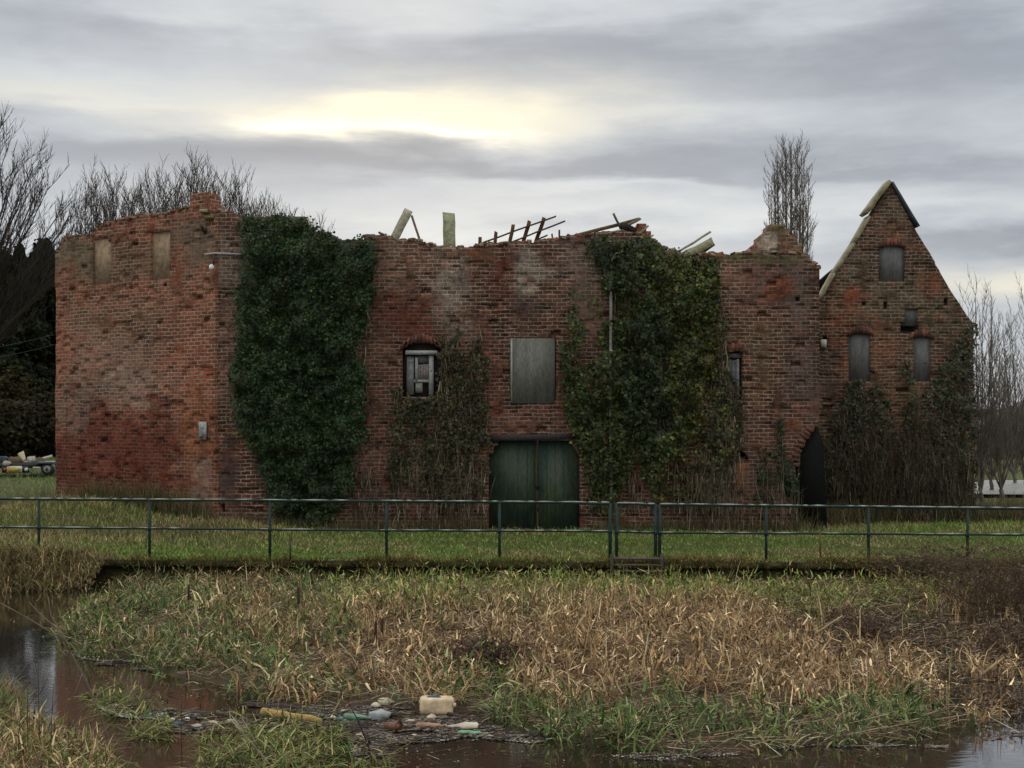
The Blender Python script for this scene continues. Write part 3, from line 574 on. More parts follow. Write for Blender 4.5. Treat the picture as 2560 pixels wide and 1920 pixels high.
mb.build('roof_slope', WOOD, gable)
mb = MB(); mb.box(P(1779, 742, GYY-.03), (.14,.1,.2), None, (.45,.45,.42)); mb.build('bracket_stone', RUBBLE, gable)

# ---------------------------------------------------------------- leaves, blades, stems
def leaves(mb, p, nrm, size, col):
    """lobed, slightly folded leaves"""
    n = len(p); nrm = nrm/np.linalg.norm(nrm, axis=1, keepdims=True); down = np.tile([0., 0, -1], (n, 1))+RNG.normal(0, .55, (n, 3))
    t = down-nrm*np.sum(down*nrm, 1, keepdims=True); t /= np.linalg.norm(t, axis=1, keepdims=True)+1e-6; s = np.cross(nrm, t)
    shp = [(-.45,0,0),(-.2,.52,-.1),(.12,.3,-.05),(.55,0,-.12),(.12,-.3,-.05),(-.2,-.52,-.1)]
    v = np.stack([p+(t*a+s*b+nrm*c)*size[:, None] for a, b, c in shp], 1).reshape(-1, 3); b = np.arange(n)[:, None]*6
    f = np.concatenate([b+np.array([[0,1,2,3]]), b+np.array([[0,3,4,5]])]); mb.addn(v, f, np.repeat(col, 6, 0))
def blades(mb, base, az, lean, bend, length, width, col, S=3, floor=True):
    n = len(base); dirv = np.stack([np.cos(az), np.sin(az), 0*az], -1); side = np.stack([-np.sin(az), np.cos(az), 0*az], -1)
    # face the blades partly sideways
    tw = RNG.uniform(-1.2, 1.2, n)[:, None]; side = side*np.cos(tw)+dirv*np.sin(tw)*.8
    p = base.copy(); rows = []
    for k in range(S+1):
        t = k/S; w = width*(1-t**1.6)*.5+.0008
        rows.append(np.stack([p-side*w[:, None], p+side*w[:, None]], 1))
        th = lean+bend*(t+.5/S)**1.5; st = (length/S)[:, None]; p = p+(dirv*np.sin(th)[:, None]+np.array([[0,0,1.]])*np.cos(th)[:, None])*st
        p[:, 2] = np.maximum(p[:, 2], base[:, 2]-.02 if floor else WZ+.01)
    v = np.stack(rows, 1).reshape(-1, 3); b = np.arange(n)[:, None]*2*(S+1)
    f = np.concatenate([b+np.array([[2*k, 2*k+1, 2*k+3, 2*k+2]]) for k in range(S)])
    mb.addn(v, f, np.repeat(col, 2*(S+1), 0))
def pick(cols, w, n, jit=.25):
    cols = np.array(cols); i = RNG.choice(len(cols), n, p=np.array(w)/sum(w)); return cols[i]*RNG.uniform(1-jit, 1+jit, (n, 1))
IVC = [(.010,.028,.007),(.017,.042,.010),(.034,.066,.014),(.08,.12,.03),(.03,.036,.010)]
def ivy(name, polys, Y, dens, thick, size, label, seed, cols=IVC, wts=(4,4,2,.7,1), stems=0, bulge=0.0, clump=.0, edge=12, cat='climbing plant', zones=()):
    xs = [q[0] for pl in polys for q in pl[0]]; ys = [q[1] for pl in polys for q in pl[0]]
    root = empty(name, (P((min(xs)+max(xs))/2, HY, Y)[0], Y-.05, 0), label, cat); mb = MB(); ps = []
    for poly, dm in polys:
        px = [q[0] for q in poly]; py = [q[1] for q in poly]; k = F/Y; area = (max(px)-min(px))*(max(py)-min(py))/k/k; n = int(area*dens*dm)
        dx = RNG.uniform(min(px), max(px), n); dy = RNG.uniform(min(py), max(py), n)
        jx = (fbm(dx/30, dy/30, 0, seed)-.5)*edge*2.5; jy = (fbm(dx/30, dy/30, 0, seed+5)-.5)*edge*2.5
        e_ = RNG.normal(0, 1, n)*RNG.choice([2.5, 5, 15], n, p=[.5,.38,.12]); ok = inpoly(dx+jx*1.3+e_, dy+jy*1.3+RNG.normal(0, 4, n), poly)
        if clump: ok &= fbm(dx/22, dy/28, 0, seed+7) > clump
        dx, dy = dx[ok], dy[ok]; ps.append(np.stack([dx, dy], -1))
    q = np.concatenate(ps); n = len(q); dx, dy = q[:, 0], q[:, 1]
    lump = fbm(dx/34, dy/34, 0, seed+11); lump2 = fbm(dx/13, dy/13, 0, seed+13)
    dep = thick*np.clip(.1+(lump-.3)*2.6+(lump2-.4)*1.3, .08, 2)*RNG.uniform(.3, 1, n)**.6+bulge
    dep = np.where(RNG.random(n) < .22, RNG.uniform(.0, .06, n), dep)
    p = np.stack([(dx-CX)*Y/F, Y-.03-dep, CZ+(HY-dy)*Y/F], -1)
    nrm = np.stack([RNG.normal(0, .45, n)+(fbm(dx/20, dy/20, 0, seed+17)-.5)*2.4, -np.ones(n), RNG.normal(.42, .45, n)+(fbm(dx/20, dy/20, 0, seed+19)-.5)*2.2], -1)
    c = pick(cols, wts, n)*(.55+.9*fbm(dx/70, dy/60, 0, seed+23))[:, None]
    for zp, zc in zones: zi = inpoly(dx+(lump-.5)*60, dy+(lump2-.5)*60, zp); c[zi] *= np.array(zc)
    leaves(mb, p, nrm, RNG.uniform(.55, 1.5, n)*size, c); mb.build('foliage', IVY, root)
    if stems:
        m2 = MB(); S0 = []; S1 = []; r = []
        for s in range(stems):
            x, y = q[RNG.integers(n)]; x0 = x; yy = min(max(ys), 1140); pts = []
            while yy > min(ys)+10 and len(pts) < 40:
                if inpoly(np.array([x]), np.array([yy]), [(a-25, b) for a, b in polys[0][0]][:0] or polys[0][0])[0] or (yy > 1000 and not 1050 < x < 1265): pts.append(P(x, yy, Y-.05-random.uniform(0, .05)))
                x += random.gauss(0, 3.2)+(x0-x)*.1; yy -= 22
            for a, b in zip(pts[:-1], pts[1:]):
                if np.linalg.norm(a-b) < .6: S0.append(a); S1.append(b); r.append(random.uniform(.008,.018))
        if S0: m2.segs(S0, S1, np.array(r), np.array(r)*.9, pick([(.16,.12,.08),(.08,.06,.04),(.3,.25,.18)], (3,3,1), len(S0))); m2.build('stem', VINE, root)
    return root
IL = [(522,478),(560,466),(615,468),(668,478),(682,502),(712,508),(745,520),(790,514),(813,518),(814,570),(806,640),(790,690),(775,740),(785,800),(795,870),(790,930),(772,975),(762,1040),(752,1080),(720,1110),(680,1138),(620,1135),(585,1090),(565,1030),(545,975),(515,930),(500,880),(497,820),(506,760),(516,700),(512,640),(527,580),(530,530)]
ivy('ivy', [(IL, 1)], FY, 1700, .42, .054, 'dense dark green ivy mass covering the wall left of the timber window', 3)
IR = [(1262,522),(1300,512),(1345,520),(1400,522),(1440,538),(1475,556),(1515,560),(1548,570),(1562,640),(1556,720),(1566,790),(1562,860),(1590,915),(1575,980),(1530,1010),(1490,1070),(1450,1100),(1395,1085),(1360,1010),(1340,1060),(1320,1120),(1275,1090),(1258,1010),(1250,965),(1232,900),(1205,850),(1200,760),(1215,735),(1250,790),(1290,770),(1300,690),(1296,640),(1300,590),(1285,560)]
IVC2 = [(.016,.034,.008),(.032,.058,.012),(.065,.09,.02),(.12,.14,.04),(.045,.045,.014)]
IVC2 = [(.018,.034,.008),(.036,.058,.012),(.075,.095,.02),(.15,.165,.045),(.06,.05,.018)]
IRT = [(1262,522),(1300,512),(1345,520),(1400,522),(1440,538),(1475,556),(1515,560),(1548,570),(1556,640),(1545,720),(1540,790),(1520,860),(1500,940),(1440,1000),(1420,1060),(1395,1040),(1370,960),(1350,900),(1330,820),(1325,700),(1318,640),(1296,640),(1300,590),(1285,560)]
IRL = [(1205,760),(1215,735),(1250,790),(1290,770),(1300,690),(1330,690),(1345,800),(1360,900),(1370,1000),(1340,1060),(1320,1110),(1275,1090),(1258,1010),(1250,965),(1232,900),(1205,850)]
IRR = [(1520,700),(1560,640),(1566,790),(1562,860),(1590,915),(1575,980),(1530,1010),(1490,1090),(1400,1095),(1410,1020),(1450,980),(1500,930)]
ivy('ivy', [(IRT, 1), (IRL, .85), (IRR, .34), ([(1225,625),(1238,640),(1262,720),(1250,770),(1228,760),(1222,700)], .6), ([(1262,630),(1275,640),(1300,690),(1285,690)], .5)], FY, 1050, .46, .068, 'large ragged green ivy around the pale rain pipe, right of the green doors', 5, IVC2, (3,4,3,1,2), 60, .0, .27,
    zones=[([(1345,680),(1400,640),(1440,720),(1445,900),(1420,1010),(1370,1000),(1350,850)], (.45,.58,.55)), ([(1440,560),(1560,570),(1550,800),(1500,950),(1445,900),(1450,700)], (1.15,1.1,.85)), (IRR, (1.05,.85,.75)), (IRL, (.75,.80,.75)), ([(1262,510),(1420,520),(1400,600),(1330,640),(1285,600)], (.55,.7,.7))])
IM = [(848,835),(890,860),(940,850),(955,800),(950,740),(985,700),(1000,760),(1010,800),(1035,700),(1055,720),(1050,800),(1062,900),(1058,980),(1050,1060),(1000,1100),(960,1110),(920,1080),(880,1040),(850,1060),(838,1000),(845,920)]
IVC3 = [(.035,.042,.014),(.05,.062,.018),(.075,.05,.026),(.11,.10,.045),(.022,.024,.011)]
ivy('ivy', [(IM, 1)], FY, 900, .20, .06, 'thin brownish ivy between the timber window and the green doors', 8, IVC3, (3,3,3,1,2), 30, 0, .40)
ivy('ivy', [([(790,560),(806,700),(790,790),(800,900),(770,900),(750,700)], .5), ([(760,980),(850,880),(860,1100),(770,1120)], .35)], FY, 520, .1, .055, 'sparse browned ivy at the right margin of the darkest ivy mass', 12, IVC3, (3,3,3,1,2), 8, 0, .45)
ivy('ivy', [([(1548,580),(1562,640),(1570,760),(1610,900),(1605,960),(1540,1110),(1480,1110),(1540,900)], 1)], FY, 620, .16, .055, 'straggling dull ivy and bare stems below the narrow shuttered window', 14, IVC3, (3,3,3,1,2), 46, 0, .42)
ivy('ivy', [([(1672,905),(1685,912),(1692,960),(1705,1000),(1722,1030),(1722,1110),(1700,1110),(1690,1050),(1676,990)], 1), ([(1630,965),(1660,960),(1670,1010),(1665,1100),(1630,1100)], .4)], FY, 1000, .14, .06, 'narrow ivy column climbing beside the dark archway', 16, IVC, (4,4,1.5,.5,1), 14)
# gable creepers
GV = [([(1832,820),(1866,815),(1884,900),(1900,1000),(1900,1110),(1760,1110),(1768,960),(1800,930),(1815,870)], .75), ([(1882,840),(1900,830),(1912,860),(1925,960),(1930,1110),(1875,1110)], .9), ([(1945,780),(1968,790),(1985,860),(2000,1000),(2040,1110),(1930,1110),(1936,960),(1950,870)], .9), ([(2000,840),(2050,760),(2075,700),(2102,700),(2106,1110),(1990,1110)], .9), ([(1750,1000),(2100,960),(2100,1115),(1745,1115)], .75)]
ivy('creeper', GV, GYY, 900, .34, .065, 'tangle of dark creeper and bare stems over the lower half of the gable end', 21, [(.018,.036,.018),(.04,.05,.022),(.075,.072,.032),(.12,.105,.05),(.08,.045,.025)], (4,4,3,1,2), 160, .05, .34)

def stems_bundle(mb, region, Y, n, h, r, cols, wts, wob=.05, lean=.12, segs=6, ysp=.6):
    S0 = []; S1 = []; r0 = []; r1 = []
    for s in range(n):
        dx = random.uniform(*region); p = P(dx, HY, Y+random.uniform(-ysp, ysp)); p[2] = 0; hh = random.uniform(.4, 1)*h; d = np.array([random.gauss(0, lean), random.gauss(0, lean), 1.]); rr = r*random.uniform(.6, 1.3)
        for k in range(segs):
            q = p+d*hh/segs; S0.append(p); S1.append(q); r0.append(rr*(1-k/segs)+.002); r1.append(rr*(1-(k+1)/segs)+.002); p = q; d = d+np.array([random.gauss(0, wob), random.gauss(0, wob), 0])
            if random.random() < .35 and k > 0:
                e = np.array([random.gauss(0, .5), random.gauss(0, .3), random.uniform(.1, .8)])*hh*.22; S0.append(p); S1.append(p+e); r0.append(rr*.4); r1.append(.0015)
    mb.segs(S0, S1, r0, r1, pick(cols, wts, len(S0)), 3)
sh = empty('bare_shrub', (P(1900, HY, 33.6)[0], 33.6, 0), 'thicket of bare upright stems in front of the gable end', 'shrub'); mb = MB()
stems_bundle(mb, (1775, 2100), 33.8, 300, 3.2, .009, [(.07,.055,.03),(.10,.085,.05),(.035,.025,.018),(.24,.2,.14)], (4,2,5,.4), .08, .14, 7, .5); mb.build('branches', VINE, sh)
sh = empty('bare_shrub', (P(1640, HY, 31)[0], 31, 0), 'sparse dry stems at the wall foot beside the dark archway', 'shrub'); mb = MB()
stems_bundle(mb, (1480, 1725), 31.0, 130, 1.9, .007, [(.12,.09,.06),(.22,.18,.12),(.06,.04,.03)], (4,2,3), .07, .12, 6, .3); mb.build('branches', VINE, sh)
sh = empty('bare_shrub', (P(900, HY, 31)[0], 31, 0), 'wiry bare stems at the wall foot below the timber window', 'shrub'); mb = MB()
stems_bundle(mb, (780, 1050), 31.05, 80, 2.3, .007, [(.12,.09,.06),(.25,.21,.15),(.06,.04,.03)], (4,2,3), .08, .12, 7, .25); mb.build('branches', VINE, sh)

# ---------------------------------------------------------------- bare trees
def tree_segments(base, height, r, levels, spread, upright, nchild, seed, seglen=None, droop=0.0, first=.25):
    rnd = random.Random(seed); out = []
    def grow(p, d, ln, rad, lev):
        ns = 5 if lev < 2 else 3; step = ln/ns; q = p; dd = d
        for k in range(ns):
            t = k/ns; r0 = rad*(1-.75*t); r1 = rad*(1-.75*(k+1)/ns); nq = q+dd*step; out.append((q, nq, r0, max(r1, .0), lev))
            if lev < levels and (lev > 0 or t >= first):
                for c in range(nchild if lev > 0 else nchild+1):
                    if rnd.random() < .85:
                        a = rnd.uniform(0, 2*math.pi); s = spread*rnd.uniform(.6, 1.3); v = np.array([math.cos(a), math.sin(a), 0.]); v = v-dd*np.dot(v, dd); v /= np.linalg.norm(v)+1e-6
                        nd = dd*math.cos(s)+v*math.sin(s); nd[2] += upright*.35; nd /= np.linalg.norm(nd)
                        grow(nq, nd, ln*rnd.uniform(.42, .68)*(1-.35*t), max(r1*.62, .004), lev+1)
            dd = dd+np.array([rnd.gauss(0, .10), rnd.gauss(0, .10), rnd.gauss(0, .04)+upright*.06-droop*.05]); dd /= np.linalg.norm(dd); q = nq
    grow(np.array(base, float), np.array([rnd.gauss(0, .04), rnd.gauss(0, .04), 1.]), height*.72, r, 0); return out
def bare_tree(name, base, height, r, label, seed, levels=4, spread=.65, upright=.5, nchild=2, col=(.085,.07,.055), group=None, minr=.011, cat='tree', first=.25, stems=1, wide=1.0):
    root = empty(name, base, label, cat, group)
    sg = []
    for s in range(stems):
        b = np.array(base)+(np.array([random.gauss(0,.35), random.gauss(0,.35), 0]) if stems > 1 else 0)
        sg += tree_segments(b, height*(random.uniform(.75,1) if stems > 1 else 1), r, levels, spread, upright, nchild, seed+s*100, first=first)
    b0 = np.array(base, float); kz = height/(max(q_[1][2] for q_ in sg)-b0[2]); wx = kz*wide; sc = np.array([wx, wx, kz]); sg = [(b0+(q_[0]-b0)*sc, b0+(q_[1]-b0)*sc, q_[2]*kz**.5, q_[3]*kz**.5, q_[4]) for q_ in sg]
    for nm, sel in (('trunk', [s for s in sg if s[4] == 0]), ('crown', [s for s in sg if s[4] > 0])):
        mb = MB(); n = len(sel); r0 = np.maximum([s[2] for s in sel], minr); r1 = np.maximum([s[3] for s in sel], minr*.8)
        mb.segs(np.array([s[0] for s in sel]), np.array([s[1] for s in sel]), r0, r1, np.tile(np.array(col), (n, 1))*RNG.uniform(.7, 1.3, (n, 1)), 5 if nm == 'trunk' else 3); mb.build(nm, BARK, root)
    return root, len(sg)
def fan_tree(name, dx, Y, top, hw, drop, label, seed, nst=14, hb=.3, out=.6, low=.35, col=(.09,.075,.06), group=None, R0=.12, minr=.013, tw=1.0, ph=.28, side=2.4, depth=.5):
    """bare tree: stems fanning from a short trunk, curving outward and up, with fine rising twigs"""
    rnd = random.Random(seed); base = P(dx, HY, Y); base[2] = 0; root = empty(name, base, label, 'tree', group); kk = Y/F; h = CZ+(HY-top)*kk
    st = base+np.array([0, 0, h*hb]); T = [(base, base+np.array([.05,0,h*hb*.5]), R0*1.6, R0*1.4), (base+np.array([.05,0,h*hb*.5]), st, R0*1.4, R0*1.25)]; Bq = []
    def rot(t, sp, up):
        a = rnd.uniform(0, 2*math.pi); v = np.array([math.cos(a), math.sin(a), 0.]); v = v-t*np.dot(v, t); v /= np.linalg.norm(v)+1e-6; q = t*math.cos(sp)+v*math.sin(sp); q[2] += up; return q/np.linalg.norm(q)
    for s_ in range(nst):
        u = -1+2*(s_+rnd.random())/nst; e = P(dx+u*hw, top+drop*abs(u)**1.8+rnd.uniform(0, .10)*drop+rnd.uniform(0, 14), Y); w = rnd.uniform(-1, 1)*hw*kk*depth; e[1] += w
        c = st+np.array([(e[0]-st[0])*out, (e[1]-st[1])*out, (e[2]-st[2])*low]); n = 13; pts = [st*(1-t)**2+c*2*t*(1-t)+e*t*t+np.array([rnd.gauss(0,.03), rnd.gauss(0,.03), 0])*(1 if 0 < t < 1 else 0)*hw*kk*.25 for t in np.linspace(0, 1, n+1)]; L_ = np.linalg.norm(e-st)
        for k in range(n):
            t = k/n; ra = R0*.62*(1-t)**.8+minr; rb = R0*.62*(1-(k+1)/n)**.8+minr; Bq.append((pts[k], pts[k+1], ra, rb)); tg = pts[k+1]-pts[k]; tg /= np.linalg.norm(tg)
            m = int(side)+(rnd.random() < side % 1) if t > .08 else 0
            for _ in range(m):
                p = pts[k]+(pts[k+1]-pts[k])*rnd.random(); d_ = rot(tg, rnd.uniform(.35, .8), .25); ln = L_*ph*(1-.55*t)*rnd.uniform(.5, 1.15)
                for j in range(4):
                    q = p+d_*ln/4; r_ = max(minr, ra*.35*(1-j/4)); Bq.append((p, q, r_, max(minr*.8, r_*.8))); p = q; d_ = d_+np.array([rnd.gauss(0,.1), rnd.gauss(0,.1), .10]); d_ /= np.linalg.norm(d_)
                    for _2 in range(2 if rnd.random() < tw else 1):
                        e2 = rot(d_, rnd.uniform(.3, .8), .25)*ln*rnd.uniform(.18, .42); mid = p+e2*.5+np.array([0,0,np.linalg.norm(e2)*.04]); Bq.append((p, mid, minr*.85, minr*.75)); Bq.append((mid, p+e2+np.array([0,0,np.linalg.norm(e2)*.12]), minr*.75, minr*.5))
    for nm, sel in (('trunk', T), ('crown', Bq)):
        mb = MB(); a_ = [np.array([q_[i] for q_ in sel]) for i in range(4)]; mb.segs(a_[0], a_[1], a_[2], a_[3], np.tile(np.array(col), (len(sel), 1))*RNG.uniform(.7, 1.35, (len(sel), 1)), 7 if nm == 'trunk' else 3); mb.build(nm, BARK, root)
    return root
fan_tree('bare_tree', -190, 62, 175, 372, 340, 'big spreading bare tree at the left edge of the photo', 5, 74, .16, .55, .42, (.055,.045,.038), None, .16, .0115, 1, .24, 3.6, .35)
TG = 'bare trees behind the ruin'
for k, (dx, top, Y, hw, drop, ns, lab) in enumerate([(198,372,70,34,90,7,'slim bare tree just right of the big spreading tree'),(243,374,73,30,80,6,'slender bare tree over the blocked windows on the left'),(290,380,76,36,80,8,'second slender bare tree over the blocked windows'),
        (345,372,74,48,90,10,'bushy bare tree left of the chimney stub on the wall corner'),(418,343,72,72,120,15,'tallest rounded bare tree, behind the chimney stub'),(495,372,74,62,100,12,'bushy bare tree right of the chimney stub'),(562,415,76,58,90,10,'low bare tree behind the left ivy mass'),
        (625,446,78,55,70,9,'small twiggy tree just showing above the left ivy mass'),(680,468,80,50,60,8,'last and lowest bare crown to the right above the ivy')]):
    fan_tree('bare_tree', dx, Y, top+18, hw, drop, lab, 20+k, int(ns*1.6), .3, .6, .35, (.095,.08,.065), TG, .08, .012, 1, .26, 3.0)
fan_tree('poplar_tree', 1706, 75, 305, 43, 85, 'tall narrow bare poplar behind the ruin beside the gable', 9, 22, .10, .85, .25, (.15,.125,.10), None, .15, .011, 1, .12, 5.6, .8)
fan_tree('bare_tree', 1743, 76, 545, 10, 20, 'small bare sapling right of the poplar', 77, 3, .3, .8, .3, (.17,.14,.12), None, .06, .012, .6, .2, 2.0)
# right-hand scrub trees
for k, (dx, top, Y, hw, drop, ns, lab) in enumerate([(2118,622,38,50,130,7,'multi-stemmed bare tree against the right edge of the gable'),(2162,690,41,60,130,8,'bare scrub tree second from the right edge of the photo'),(2215,625,44,62,150,9,'bare scrub tree cut by the right edge of the photo'),(2140,740,47,60,130,10,'low bushy bare tree behind the scrub trees at the right'),(2190,770,52,70,120,10,'furthest small bare tree at the right, in front of the dark barn')]):
    fan_tree('scrub_tree', dx, Y, top, hw, drop, lab, 50+k, ns, .08, .7, .35, (.135,.115,.095), 'bare scrub trees at the right', .05, .006, 1, .26, 2.0)
# dark evergreens on the left
def evergreen(dx, top, Y, w, label, seed, cols, lumpy=.0):
    p = P(dx, HY, Y); p[2] = 0; root = empty('evergreen_tree', p, label, 'tree', 'dark evergreens at the far left'); h = CZ+(HY-top)*Y/F; n = 20000
    nb = 260; tb = RNG.uniform(0, 1, nb)**.85; ab = RNG.uniform(0, 6.283, nb); lb = w*(1-tb**2.2)**.75*RNG.uniform(.45, 1.15, nb)+.3; bi = RNG.integers(0, nb, n); sb = RNG.uniform(.15, 1, n)**.7
    t = tb[bi]; a = ab[bi]+RNG.normal(0, .16, n)*(1.2-sb); prof = lb[bi]*sb
    q = np.stack([p[0]+np.cos(a)*prof, p[1]+np.sin(a)*prof, .3+t*h*.97-.25*prof+RNG.normal(0, .28, n)+.10*prof*sb], -1); nr = np.stack([np.cos(a), np.sin(a), .6+RNG.normal(0,.5,n)], -1)+RNG.normal(0, .4, (n, 3))
    mb = MB(); leaves(mb, q, nr, RNG.uniform(.22, .5, n), pick(cols, (4,3,2), n)); mb.build('crown', FOL, root)
    mb = MB(); mb.tube([p, p+np.array([0,0,h*.5]), p+np.array([0,0,h*.95])], [.35,.22,.04], 7, (.05,.04,.03)); mb.build('trunk', BARK, root)
DG = [(.011,.018,.010),(.019,.026,.013),(.034,.034,.018)]
for k, (dx, top, Y, w, lab) in enumerate([(-20,505,120,6,'broad dark evergreen under the big bare tree'),(45,535,128,5,'dark evergreen in the notch under the big bare tree'),(95,512,125,4.2,'pointed dark evergreen touching the left wall edge'),(135,540,130,5,'dark evergreen mostly hidden behind the left wall edge'),(15,560,112,4.2,'lower dark evergreen in front at the left edge')]):
    evergreen(dx, top, Y, w, lab, 90+k, DG)
for k, (dx, top, Y, w, c, lab) in enumerate([(-10,800,100,4.5,(.035,.03,.012),'brownish bush at the left edge under the evergreens'),(60,865,92,4.2,(.028,.024,.013),'low dark bush behind the trailer'),(115,850,95,4,(.020,.022,.012),'dark bush touching the left wall edge'),(5,870,90,3.6,(.03,.027,.015),'low bush behind the green field at the left edge')]):
    p = P(dx, HY, Y); p[2] = 0; root = empty('bush', p, lab, 'bush', 'bushes at the far left'); n = 5000; h = CZ+(HY-top)*Y/F
    d3 = RNG.normal(0, 1, (n, 3)); d3 /= np.linalg.norm(d3, axis=1, keepdims=True); rr = RNG.uniform(.5, 1, n)[:, None]**.5*(.75+.5*fbm(d3[:, 0]*2+5, d3[:, 1]*2+5, d3[:, 2]*2+k*3, 5))[:, None]
    q = p+d3*rr*np.array([w, w*.8, h*.62])+np.array([0, 0, h*.42]); q[:, 2] = np.maximum(q[:, 2], .05); mb = MB(); leaves(mb, q, d3+RNG.normal(0, .4, (n, 3)), RNG.uniform(.15, .4, n), pick([c, np.array(c)*1.5, np.array(c)*.5], (4,2,3), n)); mb.build('crown', FOL, root)
# far wood across the horizon
mb = MB(); n = 60000; x = RNG.uniform(-420, 420, n); h = 3+4*fbm(x/18, x*0, 0, 66); z = h*RNG.uniform(0, 1, n)**.8; y = 330+RNG.uniform(-8, 8, n)
leaves(mb, np.stack([x, y, z], -1), np.stack([RNG.normal(0,.5,n), -np.ones(n), RNG.normal(.3,.5,n)], -1), RNG.uniform(.8, 2.0, n), pick([(.05,.045,.032),(.035,.035,.022),(.06,.052,.04)], (3,3,2), n)); tag(mb.build('far_wood', BARK), 'brown bare woodland in the far distance at the horizon', 'woodland', None, 'stuff')
# barn at the right
bp_ = P(2250, HY, 88); barn = empty('barn', (bp_[0], 88, 0), 'low dark barn with a pitched roof beyond the scrub trees at the right edge', 'barn'); BW = mat_two('barn_wall', (.045,.04,.035), (.07,.06,.05), 3); BR = mat_two('barn_roof', (.04,.036,.034), (.065,.058,.052), 5)
x0, x1 = P(2140, HY, 88)[0], P(2400, HY, 88)[0]; mb = MB(); mb.box(((x0+x1)/2, 90, 1.0), (x1-x0-.6, 7, 2.0)); mb.build('wall', BW, barn)
mb = MB(); mb.add([(x0,86,1.9),(x1,86,1.9),(x1,94,1.9),(x0,94,1.9),(x0+3.4,90,4.1),(x1-3.4,90,4.1)], [(0,1,5,4),(2,3,4,5),(1,2,5),(3,0,4),(3,2,1,0)]); mb.build('roof', BR, barn)
mb = MB(); mb.box((x0+4, 86.45, 1.3), (.9,.06,.12), None, (.5,.5,.48)); mb.box((x0+5.2, 86.45, 1.3), (.5,.06,.12), None, (.5,.5,.48)); mb.build('window', PLASTIC, barn)
# overhead wires
for k, (ya, yb, lab) in enumerate([(728,722,'upper of two thin wires running left from the left wall edge'),(751,744,'lower of two thin wires running left from the left wall edge')]):
    a = P(122, yb, 34.7); b = P(-260, ya+8, 40); mb = MB(); mb.tube([a*(1-t)+b*t-np.array([0,0,.35*math.sin(math.pi*t)]) for t in np.linspace(0,1,9)], .004, 5, (.07,.08,.075)); tag(mb.build('wire', GREYM), lab, 'wire', 'overhead wires')

# ---------------------------------------------------------------- railing
RAIL = mat_two('green_rail_paint', (.010,.026,.022), (.016,.038,.032), 4, .5, .3, .35, .65, (1,1,1), .2)
WORN_SHEEN = mat_two('worn_sheen_rail_top', (.10,.13,.115), (.36,.38,.35), 9, .5, .4, .30, .55, (.7,1,1), .2)
def rail_y(X): return 24.75-.03*X
def RP(dx, dy):
    k = (dx-CX)/F; Y = 24.75/(1+.03*k); return P(dx, dy, Y)
TOP = jag([(-200,1075),(0,1078),(835,1083),(1310,1086.5),(1320,1087.5),(1425,1090),(2212,1099),(2500,1102)]); MID = jag([(-200,1135),(0,1139),(835,1146),(1310,1148),(1425,1151),(2212,1155.5),(2500,1158)])
def railing(label, a, b, posts, seed):
    root = empty('railing', (RP(a, 1100)[0], RP(a, 1100)[1], 0), label, 'railing', 'railings along the canal edge')
    for fn, rr, nm in ((TOP, .026, 'top_rail'), (MID, .021, 'lower_rail')):
        n = max(3, int((b-a)/60)); xs = np.linspace(a, b, n); pts = [RP(x, fn(x)+random.uniform(-.4,.4)) for x in xs]
        if nm == 'top_rail': pts[0][2] -= .012; pts[-1][2] -= .012
        mb = MB(); mb.tube(pts, rr, 10); rl = mb.build(nm, RAIL, root, True)
        # pale upper skin: worn metal and lichen, with the sky sheen painted in
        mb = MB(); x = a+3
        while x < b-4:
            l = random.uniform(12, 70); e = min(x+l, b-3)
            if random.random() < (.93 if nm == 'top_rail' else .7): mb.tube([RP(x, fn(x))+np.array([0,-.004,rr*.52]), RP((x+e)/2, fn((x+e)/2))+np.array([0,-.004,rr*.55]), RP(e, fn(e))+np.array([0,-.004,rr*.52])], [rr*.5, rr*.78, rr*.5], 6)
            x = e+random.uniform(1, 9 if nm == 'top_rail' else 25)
        if mb.n: mb.build('worn_sheen_patch', WORN_SHEEN, rl)
    for k, px in enumerate(posts):
        t = RP(px, TOP(px)); g = t.copy(); g[2] = -.08; mb = MB(); mb.tube([g, g*.5+t*.5, t], .027 if k not in (0, len(posts)-1) else .032, 8); m = RP(px, MID(px)); mb.tube([m-np.array([0,0,.04]), m+np.array([0,0,.04])], .036, 8); mb.build('post', RAIL, root, True)
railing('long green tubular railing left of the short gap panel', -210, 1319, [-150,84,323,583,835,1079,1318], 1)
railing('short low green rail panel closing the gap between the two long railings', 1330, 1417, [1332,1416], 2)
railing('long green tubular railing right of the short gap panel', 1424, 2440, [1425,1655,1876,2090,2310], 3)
# small things at the edge
def stake(name, dx, y0, y1, Y, r, col, label):
    a = P(dx, y1, Y); b = P(dx+random.uniform(-1,1), y0, Y); mb = MB(); mb.tube([a, a*.5+b*.5+np.array([.004,0,0]), b], [r, r, r*.85], 6, col); return tag(mb.build(name, GREYM), label, 'stake')
stake('metal_stake', 1772, 1151, 1206, 24.5, .018, (.13,.05,.025), 'thin rusty stake under the right-hand railing')
stake('metal_stake', 627, 1166, 1212, 24.5, .017, (.03,.025,.02), 'short dark stake with a knob at the canal edge')
mb = MB()
for x in (1318,1424): mb.tube([RP(x,1192)+np.array([0,-.42,0]), RP(x,1245)+np.array([0,-.42,0])], .03, 8, (.06,.06,.05))
for y in (1201,1215,1228): mb.tube([RP(1318,y)+np.array([0,-.42,0]), RP(1424,y+1)+np.array([0,-.42,0])], .022, 8, (.12,.11,.09) if y < 1210 else (.1,.085,.06))
tag(mb.build('edge_ladder', WOOD), 'low ladder frame on the canal wall under the gap panel', 'ladder')

